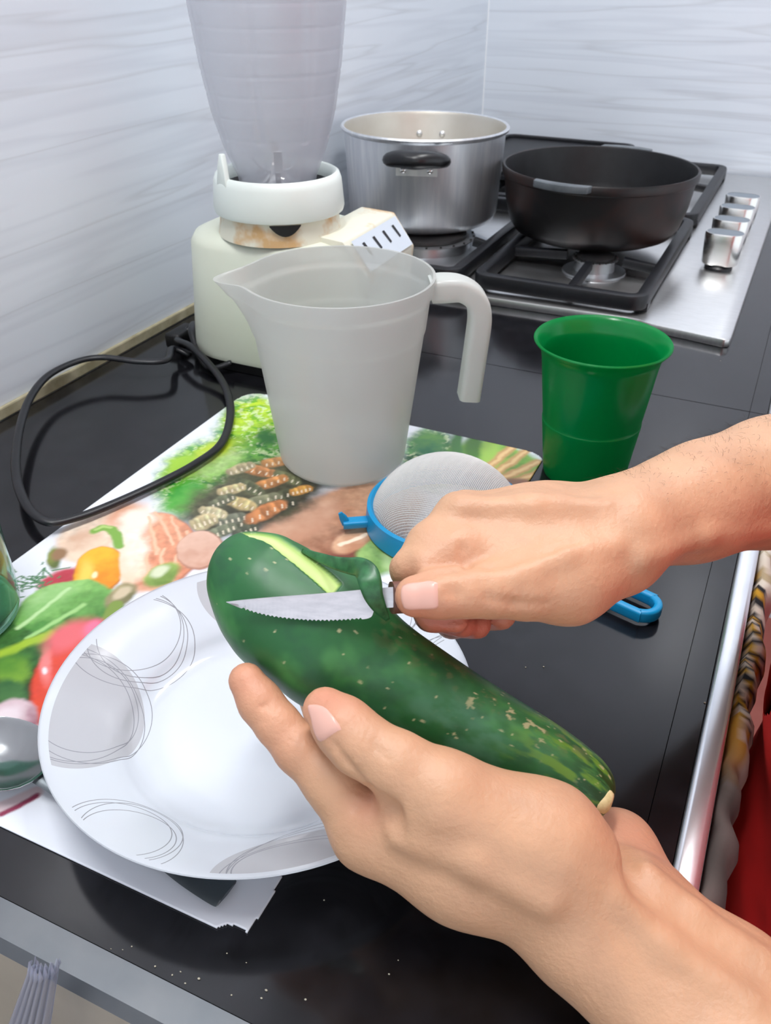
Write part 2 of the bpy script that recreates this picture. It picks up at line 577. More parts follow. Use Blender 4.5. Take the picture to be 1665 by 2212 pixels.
M['cap'] = mottled('burner_cap', srgb(22, 22, 24), srgb(40, 38, 38), 40, 0.45)
M['ringsteel'] = pmat('burner_ring', (0.62, 0.64, 0.66, 1), 0.34, 1.0)
def burner(c, R):
    z = ZH
    v, f = lathe([(0, z + .002), (R * 1.45, z + .002), (R * 1.5, z + 0.0005)], c, 40)
    o = obj('burner', *lathe([(R * 1.42, z + .0005), (R * 1.40, z + .003), (R * 0.9, z + .004), (R * .86, z + .016), (R, z + .0165), (R, z + .0175), (0, z + .0175)], c, 40), M['ringsteel'], hob, True, sharp=35)
    cap = MB()
    cap.add(*lathe([(0, z + .0228), (R * .7, z + .0226), (R * .82, z + .0212), (R * .83, z + .0182), (0, z + .018)], c, 40))
    for i in range(22):
        a = 2 * math.pi * i / 22
        cx, cy = c[0] + R * .965 * math.cos(a), c[1] + R * .965 * math.sin(a)
        cap.add(*box(cx - .0011, cx + .0011, cy - .0011, cy + .0011, z + .0172, z + .0192))
    obj('cap', cap.v, cap.f, M['cap'], o, True, sharp=35)
for c, R in zip(B, (0.066, 0.027, 0.036, 0.036)):
    burner(c, R)

def knob(y):
    c = (0.5095, y)
    def oval(w, d, z):
        return [(c[0] + (w - d) * (1 if math.cos(a) > 0 else -1) + d * math.cos(a), c[1] + d * math.sin(a), z) for a in [2 * math.pi * (i + 0.5) / 36 for i in range(36)]]
    rings = [oval(.0200, .0130, ZH + .006), oval(.0212, .0138, ZH + .0075), oval(.0230, .0148, ZH + .042), oval(.0223, .0141, ZH + .0438), oval(.0213, .0131, ZH + .0438)]
    n = 36
    v = [p for r in rings for p in r]
    f = [(k * n + i, k * n + (i + 1) % n, (k + 1) * n + (i + 1) % n, (k + 1) * n + i) for k in range(len(rings) - 1) for i in range(n)]
    f.append(tuple(range(n - 1, -1, -1)))
    o = obj('knob', v, f, M['satin'], hob, True, sharp=40)
    t = oval(.0213, .0131, ZH + .0436)
    obj('cap', t, [tuple(range(n))], M['greycap'], o, False)
    v, f = lathe([(0.0165, ZH + .0002), (0.0165, ZH + .003), (0.012, ZH + .0065), (0, ZH + .0065)], c, 28)
    obj('skirt', v, f, M['bakelite'], o, True, sharp=40)
for y in (1.143, 1.210, 1.277, 1.344):
    knob(y)

# ------------------------------------------------------------------ aluminium pot
ZG = 0.0332
PC = (0.1245, 1.119)
pot = thing('cooking_pot', 'tall aluminium cooking pot with black side handles on the hob', 'pot', (PC[0], PC[1], ZG))
zt = 0.1465
v, f = lathe([(0, ZG), (.086, ZG), (.094, ZG + .004), (.098, ZG + .012), (.1035, zt - .004), (.1070, zt - .002), (.1080, zt + .001), (.1065, zt + .003), (.1035, zt + .002)], PC, 96)
obj('body', v, f, M['alupot'], pot, True, sharp=50)
v, f = lathe([(.1035, zt + .002), (.1017, zt - .002), (.096, ZG + .014), (.091, ZG + .006), (0, ZG + .004)], PC, 96)
obj('inside', v, f, M['alupot_in'], pot, True)
ax = math.atan2(-1.06, 0.335)
for k, a in enumerate((ax, ax + math.pi)):
    d = Vector((math.cos(a), math.sin(a), 0))
    s = Vector((-d.y, d.x, 0))
    zc = zt - 0.018
    p = [Vector((PC[0], PC[1], zc)) + d * r + s * t + Vector((0, 0, h)) for r, t, h in ((.107, -.033, -.002), (.119, -.028, .001), (.127, -.015, .003), (.132, 0, .003), (.127, .015, .003), (.119, .028, .001), (.107, .033, -.002))]
    path = spline([tuple(q) for q in p], 5)
    sc = [0.75 + 0.35 * math.sin(math.pi * i / (len(path) - 1)) for i in range(len(path))]
    v, f = sweep(path, circ(.0115, 12, .0095), scale=sc)
    h = obj('handle', v, f, M['bakelite'], pot, True, sharp=60)
    br = MB()
    o0 = Vector((PC[0], PC[1], zc - 0.012)) + d * .1030
    for t in (-1,):
        q = [o0 + s * u + d * w + Vector((0, 0, z)) for z in (-.008, .006) for u, w in ((-.025, -.0025), (.025, -.0025), (.025, .004), (-.025, .004))]
        br.add([tuple(x) for x in q], [(0, 3, 2, 1), (4, 5, 6, 7), (0, 1, 5, 4), (1, 2, 6, 5), (2, 3, 7, 6), (3, 0, 4, 7)])
        q = [o0 + s * u + d * w + Vector((0, 0, z)) for z in (.004, .007) for u, w in ((-.022, 0), (.022, 0), (.020, .020), (-.020, .020))]
        br.add([tuple(x) for x in q], [(0, 3, 2, 1), (4, 5, 6, 7), (0, 1, 5, 4), (1, 2, 6, 5), (2, 3, 7, 6), (3, 0, 4, 7)])
    obj('bracket', br.v, br.f, M['alupot'], h, True, sharp=30)
    for u in (-.016, .016):
        q = o0 + s * u + d * .005 + Vector((0, 0, -.001))
        obj('rivet', *ball(tuple(q), .0042, 12, 8), M['chrome'], h)
        q = Vector((PC[0], PC[1], zt - 0.026)) + d * .1000 + s * u
        obj('rivet', *ball(tuple(q), .0046, 12, 8), M['alupot'], h)

# ------------------------------------------------------------------ black iron pan
KC = (0.348, 1.146)
pan = thing('frying_pan', 'deep black cast iron pan with two short lug handles on the hob', 'pan', (KC[0], KC[1], ZG))
zt = 0.115
v, f = lathe([(0, ZG + .0005), (.088, ZG + .0005), (.098, ZG + .005), (.106, ZG + .016), (.1125, ZG + .04), (.1165, zt - .012), (.1192, zt - .010), (.1202, zt - .002), (.1187, zt), (.1165, zt - .0005)], KC, 110)
pb = obj('body', v, f, M['panout'], pan, True, sharp=45)
v, f = lathe([(.1165, zt - .0005), (.1155, zt - .004), (.1095, ZG + .038), (.101, ZG + .014), (.091, ZG + .007), (0, ZG + .005)], KC, 110)
obj('inside', v, f, M['panin'], pan, True)
M['lug'] = mottled('worn_iron_lug', srgb(70, 76, 80), srgb(96, 102, 106), 40, 0.38)
for a in (math.radians(-98), math.radians(86)):
    poly = []
    for t in np.linspace(-0.30, 0.30, 13):
        poly.append((KC[0] + .1180 * math.cos(a + t), KC[1] + .1180 * math.sin(a + t)))
    for t in np.linspace(0.26, -0.26, 11):
        R = .1295 + .002 * math.cos(t * 8)
        poly.append((KC[0] + R * math.cos(a + t), KC[1] + R * math.sin(a + t)))
    v, f = bevelled(*prism(poly, zt - .007, zt + .001), w=.0015)
    obj('lug_handle', v, f, M['lug'], pan, True, sharp=40)

# dark flat griddle lying on the far grate
gr = thing('griddle', 'flat black griddle lying at the back behind the pot and pan', 'griddle', (0.22, 1.50, 0.0332))
v, f = bevelled(*prism(rr(0.06, 0.30, 1.37, 1.68, .02, 4), 0.0332, 0.041), w=.002)
obj('plate', v, f, M['iron'], gr, True, sharp=40)
v = []
ring = [(p[0], p[1], 0.0428) for p in rr(0.065, 0.295, 1.375, 1.675, .018, 4)]
obj('raised_edge', *sweep(ring, rrect(.004, .0035, .0015, 2), closed=True), M['iron'], gr, True, sharp=40)

# ------------------------------------------------------------------ blender
BC = (0.158, 0.697)
bl = thing('blender', 'cream kitchen blender with frosted ribbed jar standing by the left wall', 'blender', (BC[0], BC[1], 0))
def sect(x0, x1, y0, y1, r, z, n=8):
    return [(p[0], p[1], z) for p in rr(x0, x1, y0, y1, r, n)]
rings = [sect(.066, .258, .640, .782, .052, .012), sect(.0655, .2585, .639, .783, .052, .016), sect(.068, .254, .642, .780, .052, .07), sect(.070, .244, .644, .778, .052, .114),
         sect(.074, .236, .647, .775, .050, .121), sect(.083, .22, .655, .767, .045, .125), sect(.105, .205, .665, .740, .035, .1265)]
n = len(rings[0])
v = [p for r in rings for p in r]
f = [(k * n + i, k * n + (i + 1) % n, (k + 1) * n + (i + 1) % n, (k + 1) * n + i) for k in range(len(rings) - 1) for i in range(n)]
f.append(tuple((len(rings) - 1) * n + i for i in range(n)))
f.append(tuple(range(n - 1, -1, -1)))
body = obj('base', v, f, M['cream'], bl, True, sharp=55)
rings = [sect(.072, .252, .646, .776, .048, .0005), sect(.072, .252, .646, .776, .048, .0125)]
v = [p for r in rings for p in r]
f = [(i, (i + 1) % n, n + (i + 1) % n, n + i) for i in range(n)] + [tuple(range(n - 1, -1, -1)), tuple(range(n, 2 * n))]
obj('foot', v, f, M['blackpl'], bl, True, sharp=50)
# sloping control panel on the user's side
v = [(.205, .662, .1255), (.205, .768, .1255), (.240, .660, .1235), (.240, .770, .1235), (.262, .662, .095), (.262, .768, .095), (.258, .664, .045), (.258, .766, .045), (.225, .664, .045), (.225, .766, .045)]
v = [(a - .008, b + .016, c + .005 if c > .09 else c) for a, b, c in v]
f = [(0, 2, 3, 1), (2, 4, 5, 3), (4, 6, 7, 5), (6, 8, 9, 7), (8, 0, 1, 9), (0, 8, 6, 4, 2), (1, 3, 5, 7, 9)]
v, f = bevelled(v, f, .002)
pn = obj('control_housing', v, f, M['ivory_stain'], bl, True, sharp=40)
def pt(u, w):      # on the sloping face
    a, b = Vector((.2468, .664, .1330)), Vector((.2682, .666, .1053))
    p = a + (b - a) * w
    return (p.x + .0012 - .014, .680 + .104 * u, p.z + .0010 - .005)
obj('control_panel', [pt(.05, .08), pt(.95, .08), pt(.95, .95), pt(.05, .95)], [(0, 3, 2, 1)], M['panel'], bl, False)
for u in (.2, .4, .6, .8):
    q = [pt(u - .02, .25), pt(u + .02, .25), pt(u + .035, .6), pt(u + .005, .62)]
    obj('mark', [(a + .0004, b, c + .0004) for a, b, c in q], [(0, 3, 2, 1)], M['ink'], bl, False)
# stained neck, collar with a notch and a spout-like lug
v, f = lathe([(.056, .1245), (.0545, .131), (.0525, .145), (.05, .150)], BC, 64)
obj('neck', v, f, M['ivory_stain'], bl, True)
q = math.atan2(-0.62, 0.44)
w = MB()
for s0 in np.linspace(-.17, .17, 9)[:-1]:
    pass
arc = [(BC[0] + .0566 * math.cos(q + t), BC[1] + .0566 * math.sin(q + t)) for t in np.linspace(-.24, .24, 11)]
vv = [(x, y, .1435) for x, y in arc] + [(x, y, .1435 - .0085 * (1 - (2 * i / 10 - 1) ** 2) - .001) for i, (x, y) in enumerate(arc)]
obj('slot', vv, [(i, i + 1, 12 + i, 11 + i) for i in range(10)], M['blackpl'], bl, False)
v, f = lathe([(.050, .1445), (.0575, .1445), (.0585, .148), (.0565, .170), (.0545, .1755), (.052, .177), (.0495, .1755), (.0475, .166), (.047, .150), (.050, .1445)], BC, 80)
cl = obj('collar', v, f, M['whitepl'], bl, True, sharp=60)
a = math.radians(-118)
d = Vector((math.cos(a), math.sin(a), 0)); s = Vector((-d.y, d.x, 0))
vv = []
for t, hh, ww in ((0, .1955, .0022), (.5, .186, .0055), (1, .168, .0095)):
    for r in (.0480, .0530):
        for sg in (-1, 1):
            vv.append(tuple(Vector((BC[0], BC[1], hh)) + d * (r + .003 * t) + s * (sg * ww - .004 * (1 - t))))
ff = [(0, 1, 3, 2)]
for k in (0, 4):
    ff += [(k, k + 4, k + 5, k + 1), (k + 2, k + 3, k + 7, k + 6), (k, k + 2, k + 6, k + 4), (k + 1, k + 5, k + 7, k + 3)]
ff.append((8, 10, 11, 9))
vv, ff = bevelled(vv, ff, .0012)
obj('lug', vv, ff, M['whitepl'], cl, True, sharp=60)
v, f = lathe([(.0478, .166), (.042, .160), (.036, .163), (0, .163)], BC, 48)
obj('coupling', v, f, M['blackpl'], bl, True)
# jar with horizontal grooves and upright flutes
def jar_prof(z):
    return float(np.interp(z, [.166, .172, .182, .200, .225, .26, .30, .34, .385], [.0335, .0345, .0385, .0455, .0525, .0585, .0630, .0668, .0705]))
zs = []
z = .166
while z < .386:
    zs.append(z)
    z += .0012
vv = []
na = 120
def jr(z, a, inner):
    r = jar_prof(z)
    g = ((z - .19) % .0165) / .0165
    if z > .192 and g < .14:
        r -= .00025
    for k in range(8):
        da = (a - 2 * math.pi * (k + .37) / 8 + math.pi) % (2 * math.pi) - math.pi
        if z > .205 and abs(da) < .05:
            r -= .0016 * (1 - abs(da) / .05)
    return r - (.0022 if inner else 0)
for inner in (False, True):
    for z in zs:
        for i in range(na):
            a = 2 * math.pi * i / na
            r = jr(z, a, inner)
            vv.append((BC[0] + r * math.cos(a), BC[1] + r * math.sin(a), z + (.003 if inner and z < .168 else 0)))
nz = len(zs)
ff = []
for w_ in (0, 1):
    o0 = w_ * nz * na
    for k in range(nz - 1):
        for i in range(na):
            j = (i + 1) % na
            q = (o0 + k * na + i, o0 + k * na + j, o0 + (k + 1) * na + j, o0 + (k + 1) * na + i)
            ff.append(q if w_ == 0 else q[::-1])
top = (nz - 1) * na
for i in range(na):
    j = (i + 1) % na
    ff.append((top + i, top + j, nz * na + top + j, nz * na + top + i))
ff.append(tuple(range(na - 1, -1, -1)))
ff.append(tuple(nz * na + i for i in range(na)))
obj('jar', vv, ff, M['jar'], bl, True, sharp=70)
bd = MB()
for k in range(4):
    a = math.radians(35 + 90 * k)
    d = Vector((math.cos(a), math.sin(a), 0)); s = Vector((-d.y, d.x, 0))
    up = .016 if k % 2 else .008
    pth = [Vector((BC[0], BC[1], .176)), Vector((BC[0], BC[1], .177)) + d * .010, Vector((BC[0], BC[1], .180 + up * .4)) + d * .018, Vector((BC[0], BC[1], .180 + up)) + d * .021]
    bd.add(*sweep([tuple(p) for p in pth], rrect(.0035, .0007, .0003, 1)))
bd.add(*lathe([(0, .182), (.006, .182), (.007, .176), (.012, .170), (.02, .168)], BC, 20))
obj('blade', bd.v, bd.f, M['chrome'], bl, True, sharp=40)

# power cord: a flat twin flex, coiled and lying over the mat's edge
pth = spline([(.130, .640, .012), (.112, .632, .006), (.090, .645, .010), (.066, .668, .022), (.052, .690, .020), (.047, .675, .010), (.058, .655, .016), (.085, .640, .020), (.118, .622, .014),
              (.148, .600, .008), (0.1790, 0.5617, 0.0060), (0.2020, 0.5141, 0.0055), (0.2029, 0.4773, 0.0055), (0.1944, 0.4389, 0.0055), (0.1825, 0.4006, 0.0060), (0.1726, 0.3758, 0.0070), (0.1628, 0.3598, 0.0100), (0.1384, 0.3664, 0.0120),
              (0.1039, 0.3921, 0.0140), (0.0673, 0.4319, 0.0170), (0.0303, 0.4824, 0.0190), (0.0098, 0.5269, 0.0200), (0.0116, 0.5611, 0.0210), (0.0268, 0.5812, 0.0210), (0.0607, 0.5917, 0.0190), (0.0790, 0.6089, 0.0170), (.062, .640, .014), (.075, .648, .007), (.060, .655, .006)], 8)
obj('power_cord', *sweep(pth, [(x, y) for x, y in circ(.0036, 10, .0026)]), M['cord'], bl, True)
pl = MB()
pl.add(*bevelled(*box(.034, .052, .664, .700, .0005, .016), w=.003))
pl.add(*sweep([(.040, .700, .008), (.040, .716, .008)], circ(.0018, 8)))
pl.add(*sweep([(.047, .700, .008), (.047, .716, .008)], circ(.0018, 8)))
obj('plug', pl.v, pl.f, M['blackpl'], bl, True, sharp=50)

# ------------------------------------------------------------------ numpy noise for printed and natural colouring
def vnoise(x, y, seed=0):
    r = np.random.default_rng(seed)
    g = r.random((64, 64))
    xi, yi = np.floor(x).astype(int), np.floor(y).astype(int)
    fx, fy = x - xi, y - yi
    fx, fy = fx * fx * (3 - 2 * fx), fy * fy * (3 - 2 * fy)
    q = lambda a, b: g[a % 64, b % 64]
    return (q(xi, yi) * (1 - fx) + q(xi + 1, yi) * fx) * (1 - fy) + (q(xi, yi + 1) * (1 - fx) + q(xi + 1, yi + 1) * fx) * fy
def fbm(x, y, seed=0, o=4):
    s, a, t = 0, 0.5, 0
    for k in range(o):
        s = s + a * vnoise(x * 2 ** k, y * 2 ** k, seed + k)
        t += a
        a *= .55
    return s / t
def sstep(e0, e1, x):
    t = np.clip((x - e0) / (e1 - e0), 0, 1)
    return t * t * (3 - 2 * t)

# ------------------------------------------------------------------ placemat with a food print
def placemat():
    h = 0.0009
    x0, x1, y0, y1 = 0.164, 0.4465, 0.1635, 0.6135
    nx, ny = int((x1 - x0) / h) + 1, int((y1 - y0) / h) + 1
    xs, ys = np.linspace(x0, x1, nx), np.linspace(y0, y1, ny)
    X, Y = np.meshgrid(xs, ys, indexing='ij')
    C = np.tile(lin((232, 236, 244)), (nx, ny, 1))
    wx = (fbm(X * 90, Y * 90, 3) - .5)
    wy = (fbm(X * 90, Y * 90, 9) - .5)
    fine = fbm(X * 260, Y * 260, 21, 3) - .5
    mid = fbm(X * 110, Y * 110, 31, 3) - .5
    leafn = fbm(X * 150 + wx * 2, Y * 190 + wy * 2, 51, 4)
    leafn2 = fbm(X * 330 + wx * 4, Y * 260, 57, 3)
    def ell(e, colr, colr2=None, soft=0.12, warp=0.004, amp=1.0, tex=None, shade=0.0, leafy=None):
        """Printed blob: e = centre, two half axes; colr2 blends in from the lower side of the print."""
        nonlocal C
        cx, cy, ax_, ay, bx, by = e
        px, py = X + wx * warp - cx, Y + wy * warp - cy
        det = ax_ * by - ay * bx
        u, w = (px * by - py * bx) / det, (ax_ * py - ay * px) / det
        d = np.sqrt(u * u + w * w)
        m = (1 - sstep(1 - soft, 1 + soft, d)) * amp
        c = lin(colr)[None, None, :] * np.ones_like(C)
        if colr2 is not None:
            t = np.clip(0.5 + 0.55 * w + (mid if tex is None else tex) * 1.1, 0, 1)[..., None]
            c = c * (1 - t) + lin(colr2) * t
        if leafy is not None:
            lt = sstep(.48, .60, leafn)[..., None]
            c = c * (1 - lt) + lin(leafy) * lt
            lt = sstep(.56, .64, leafn2)[..., None] * .6
            c = c * (1 - lt) + lin((226, 236, 190)) * lt
        c = c * (1 + shade * fine[..., None])
        C = C * (1 - m[..., None]) + c * m[..., None]
    def stroke(a, b, w, colr, soft=.4, warp=.002):
        """Printed stroke between two points, half width w."""
        nonlocal C
        px, py = X + wx * warp, Y + wy * warp
        dx, dy = b[0] - a[0], b[1] - a[1]
        t = np.clip(((px - a[0]) * dx + (py - a[1]) * dy) / (dx * dx + dy * dy), 0, 1)
        d = np.hypot(px - a[0] - t * dx, py - a[1] - t * dy)
        m = (1 - sstep(w * (1 - soft), w * (1 + soft), d))[..., None]
        C = C * (1 - m) + lin(colr) * m
    # lettuce along the top left
    ell((0.2120, 0.5431, 0.0179, 0.0267, 0.0443, -0.0578), (128, 186, 60), (70, 150, 50), .25, .012, shade=.6, leafy=(50, 140, 48))
    ell((0.2141, 0.4694, 0.0153, 0.0389, 0.0372, -0.0366), (150, 200, 80), (60, 150, 46), .25, .014, shade=.6, leafy=(50, 140, 48))
    ell((0.2515, 0.5105, 0.0163, 0.0158, 0.0311, -0.0387), (110, 176, 70), (70, 140, 54), .3, .012, shade=.6, leafy=(44, 120, 44))
    ell((0.1962, 0.5683, 0.0131, 0.0208, 0.0220, -0.0267), (190, 218, 50), (160, 206, 60), .35, .012, shade=.5, leafy=(120, 180, 44))
    ell((0.2138, 0.4888, 0.0119, 0.0218, 0.0137, -0.0109), (196, 222, 150), (150, 200, 100), .4, .012, shade=.6)
    ell((0.1907, 0.4780, 0.0049, 0.0169, 0.0115, -0.0088), (160, 206, 60), None, .5, .012)
    ell((0.2267, 0.5411, 0.0056, 0.0071, 0.0109, -0.0122), (40, 110, 50), None, .6, .012)
    ell((0.2189, 0.4385, 0.0042, 0.0178, 0.0139, -0.0116), (60, 160, 50), (110, 190, 80), .5, .012)
    ell((0.2013, 0.5076, 0.0068, 0.0169, 0.0101, -0.0086), (190, 214, 60), None, .6, .014)
    # dark leaves behind the jug's right side, beans and straw
    ell((0.3617, 0.5702, 0.0228, 0.0025, 0.0154, -0.0470), (44, 104, 56), (30, 80, 46), .25, .010, shade=.6, leafy=(90, 150, 84))
    ell((0.3512, 0.5907, 0.0144, -0.0002, 0.0071, -0.0221), (96, 150, 70), (40, 110, 70), .4, .012)
    ell((0.4162, 0.5756, 0.0452, -0.0019, 0.0087, -0.0409), (118, 164, 60), (86, 140, 44), .12, .006, shade=.5)
    ell((0.3880, 0.5951, 0.0077, -0.0015, 0.0100, -0.0358), (70, 120, 36), None, .5, .004)
    ell((0.4016, 0.6015, 0.0083, -0.0012, 0.0084, -0.0334), (150, 190, 76), None, .5, .004)
    ell((0.3733, 0.5968, 0.0059, -0.0007, 0.0103, -0.0332), (60, 112, 50), None, .5, .004)
    for q in (((0.4117, 0.5505), (0.4289, 0.6142)), ((0.4160, 0.5488), (0.4427, 0.6000)), ((0.4214, 0.5439), (0.4491, 0.5871)), ((0.4050, 0.5587), (0.4163, 0.6169))):
        stroke(q[0], q[1], .0042, (196, 152, 96), .5, .005)
        stroke(q[0], q[1], .0016, (222, 186, 130), .6, .005)
    ell((0.4419, 0.5594, 0.0194, 0.0017, 0.0015, -0.0095), (140, 96, 66), (110, 80, 60), .3, .004)
    # wooden board and pale potato tones
    ell((0.3425, 0.4461, 0.0328, 0.0550, 0.0319, -0.0353), (196, 150, 122), (150, 100, 76), .10, .006, shade=.35)
    ell((0.3475, 0.4881, 0.0345, 0.0231, 0.0160, -0.0259), (204, 158, 126), (178, 126, 96), .2, .006, shade=.4)
    ell((0.3103, 0.4438, 0.0157, 0.0342, 0.0160, -0.0140), (216, 172, 144), (200, 150, 122), .3, .006)
    ell((0.3671, 0.4186, 0.0146, 0.0125, 0.0112, -0.0115), (122, 70, 58), None, .4, .006)
    # spiral pasta
    ell((0.2670, 0.4645, 0.0278, 0.0582, 0.0320, -0.0273), (92, 92, 66), (60, 58, 44), .22, .012, shade=.8)
    pr = np.random.default_rng(12)
    pasta = [(0.2549, 0.5121, 0.0091, 0.0091, 0.0050, -0.0057), (0.2492, 0.4935, 0.0159, 0.0012, 0.0031, -0.0071), (0.2342, 0.4905, 0.0060, 0.0107, 0.0051, -0.0046), (0.2740, 0.4936, 0.0130, -0.0014, 0.0025, -0.0071), (0.2662, 0.4825, 0.0074, 0.0125, 0.0047, -0.0052), (0.2555, 0.4700, 0.0143, -0.0035, 0.0023, -0.0076), (0.2446, 0.4613, 0.0066, 0.0089, 0.0049, -0.0050),
             (0.2857, 0.4733, 0.0081, 0.0110, 0.0048, -0.0056), (0.2720, 0.4563, 0.0090, 0.0141, 0.0048, -0.0047), (0.2892, 0.4539, 0.0072, 0.0144, 0.0053, -0.0050), (0.2614, 0.4478, 0.0137, -0.0004, 0.0025, -0.0071), (0.2474, 0.4447, 0.0044, 0.0105, 0.0053, -0.0044), (0.2804, 0.4364, 0.0064, 0.0150, 0.0052, -0.0047), (0.2670, 0.4269, 0.0076, 0.0088, 0.0060, -0.0056), (0.2500, 0.4289, 0.0111, 0.0012, 0.0026, -0.0061),
             (0.2841, 0.4461, 0.0065, 0.0167, 0.0065, -0.0063), (0.2508, 0.4160, 0.0050, 0.0089, 0.0070, -0.0057), (0.2692, 0.4118, 0.0050, 0.0100, 0.0055, -0.0049), (0.2925, 0.4822, 0.0056, 0.0070, 0.0041, -0.0046), (0.2838, 0.4187, 0.0046, 0.0085, 0.0051, -0.0045)]
    pc = [(226, 160, 100), (220, 150, 96), (206, 190, 150), (128, 130, 92), (222, 152, 92), (110, 116, 86), (236, 214, 160), (86, 90, 66), (150, 152, 120), (70, 74, 58), (232, 206, 146), (120, 124, 96), (100, 106, 80), (138, 142, 120), (238, 222, 176),
          (224, 146, 92), (240, 220, 170), (132, 138, 112), (234, 168, 84), (88, 92, 74)]
    for e, c in zip(pasta, pc):
        ell(e, c, tuple(int(v * .72) for v in c), .2, .004, .95, shade=.6)
        cx, cy, ax_, ay, bx, by = e
        for q_, k in enumerate((-.75, -.38, 0, .38, .75)):
            cc_ = tuple(min(255, int(v * (1.18 if q_ % 2 else .92))) for v in c)
            ell((cx + ax_ * k, cy + ay * k, ax_ * .16 + bx * .75, ay * .16 + by * .75, bx * .35 - ax_ * .2, by * .35 - ay * .2), cc_, tuple(int(v * .7) for v in c), .25, .001, .95)
            stroke((cx + ax_ * k + bx * .5, cy + ay * k + by * .5), (cx + ax_ * (k + .06), cy + ay * (k + .06)), .0005, (244, 232, 206), .6, 0)
    # onions
    ell((0.1916, 0.3756, 0.0088, 0.0328, 0.0242, -0.0167), (238, 222, 204), (232, 198, 172), .14, .006, shade=.4)
    ell((0.1927, 0.3577, 0.0026, 0.0159, 0.0133, -0.0091), (214, 176, 150), (236, 214, 190), .35, .008)
    ell((0.1972, 0.3989, 0.0067, 0.0125, 0.0127, -0.0109), (226, 170, 142), None, .5, .008)
    ell((0.2409, 0.3742, 0.0218, 0.0162, 0.0294, -0.0361), (178, 108, 80), None, .05, .003)
    ell((0.2400, 0.3750, 0.0210, 0.0158, 0.0287, -0.0351), (232, 166, 132), (214, 140, 108), .04, .003, shade=.5)
    ell((0.2259, 0.3672, 0.0075, 0.0083, 0.0256, -0.0306), (246, 238, 226), (240, 216, 190), .35, .010, shade=.3)
    ell((0.2062, 0.4004, 0.0063, 0.0109, 0.0105, -0.0093), (246, 234, 218), None, .5, .010)
    for a_, b_ in (((0.2137, 0.4119), (0.2476, 0.3833)), ((0.2264, 0.4112), (0.2577, 0.3820)), ((0.2114, 0.4042), (0.2450, 0.3703)), ((0.2446, 0.3760), (0.2659, 0.3455)), ((0.2563, 0.3755), (0.2735, 0.3479)), ((0.2394, 0.3677), (0.2567, 0.3412)), ((0.2457, 0.4009), (0.2679, 0.3751))):
        stroke(a_, b_, .0011, (242, 194, 162), .8, .005)
    ell((0.2620, 0.3405, 0.0089, 0.0105, 0.0046, -0.0041), (196, 122, 92), (236, 190, 160), .5, .006)
    ell((0.2679, 0.3868, 0.0130, 0.0096, 0.0138, -0.0188), (176, 126, 106), None, .06, .003)
    ell((0.2667, 0.3874, 0.0121, 0.0092, 0.0129, -0.0176), (230, 192, 172), (206, 160, 138), .05, .003)
    # yellow pepper with its green stem, red bits
    ell((0.2054, 0.3210, 0.0065, 0.0117, 0.0083, -0.0067), (196, 70, 86), (170, 50, 60), .25, .004)
    ell((0.2217, 0.3401, 0.0107, 0.0140, 0.0180, -0.0189), (196, 120, 36), None, .05, .003)
    ell((0.2208, 0.3408, 0.0102, 0.0132, 0.0171, -0.0178), (244, 184, 48), (232, 144, 36), .05, .003)
    ell((0.2353, 0.3514, 0.0038, 0.0029, 0.0192, -0.0233), (244, 232, 216), (238, 208, 180), .25, .003)
    ell((0.2153, 0.3338, 0.0010, 0.0060, 0.0097, -0.0095), (250, 206, 90), None, .6, .004)
    ell((0.2227, 0.3340, 0.0006, 0.0019, 0.0022, -0.0022), (255, 240, 190), None, .6, .002)
    for a_, b_ in (((0.1887, 0.3743), (0.1910, 0.3798)), ((0.1910, 0.3798), (0.1974, 0.3809)), ((0.1974, 0.3809), (0.2057, 0.3772)), ((0.2057, 0.3772), (0.2163, 0.3675))):
        stroke(a_, b_, .0036, (126, 172, 74), .4, .003)
    for a_, b_ in (((0.1884, 0.3760), (0.1905, 0.3814)), ((0.1905, 0.3814), (0.1963, 0.3822))):
        stroke(a_, b_, .0014, (176, 206, 120), .6, .003)
    ell((0.1857, 0.3368, 0.0003, 0.0059, 0.0096, -0.0080), (140, 150, 70), (96, 110, 56), .3, .004)
    ell((0.1854, 0.3424, 0.0023, 0.0046, 0.0055, -0.0044), (150, 116, 84), None, .4, .003)
    ell((0.2619, 0.3528, 0.0056, 0.0114, 0.0087, -0.0078), (152, 180, 92), (110, 140, 64), .2, .004)
    ell((0.2581, 0.3554, 0.0031, 0.0059, 0.0041, -0.0036), (214, 222, 190), None, .4, .003)
    # dill
    fr = np.random.default_rng(3)
    for k in range(60):
        a = np.array((0.1916, 0.3109)) + fr.normal(0, 1, 2) * (.011, .006)
        b = a + fr.normal(0, .005, 2)
        stroke(tuple(a), tuple(b), .0006, (86, 132, 92), .6, .002)
    # basil and green leaves, dark ground between them
    ell((0.2414, 0.2543, 0.0154, 0.0290, 0.0354, -0.0271), (58, 86, 52), (40, 64, 44), .2, .010, shade=.9)
    ell((0.2300, 0.2664, 0.0136, 0.0200, 0.0231, -0.0150), (70, 116, 56), (54, 96, 50), .3, .012, shade=.7)
    ell((0.2260, 0.3022, 0.0195, 0.0223, 0.0176, -0.0158), (140, 192, 106), (84, 148, 66), .06, .005, shade=.4)
    ell((0.2446, 0.3059, 0.0152, 0.0120, 0.0156, -0.0118), (110, 166, 84), (66, 120, 52), .08, .005, shade=.4)
    ell((0.2150, 0.3021, 0.0064, 0.0163, 0.0084, -0.0060), (166, 210, 140), (130, 186, 104), .5, .010)
    stroke((0.2160, 0.2735), (0.2174, 0.3160), .0014, (186, 222, 160), .7, .003)
    stroke((0.2270, 0.2695), (0.2364, 0.3070), .0016, (160, 206, 130), .7, .003)
    stroke((0.2227, 0.2520), (0.2371, 0.2778), .004, (160, 190, 60), .6, .005)
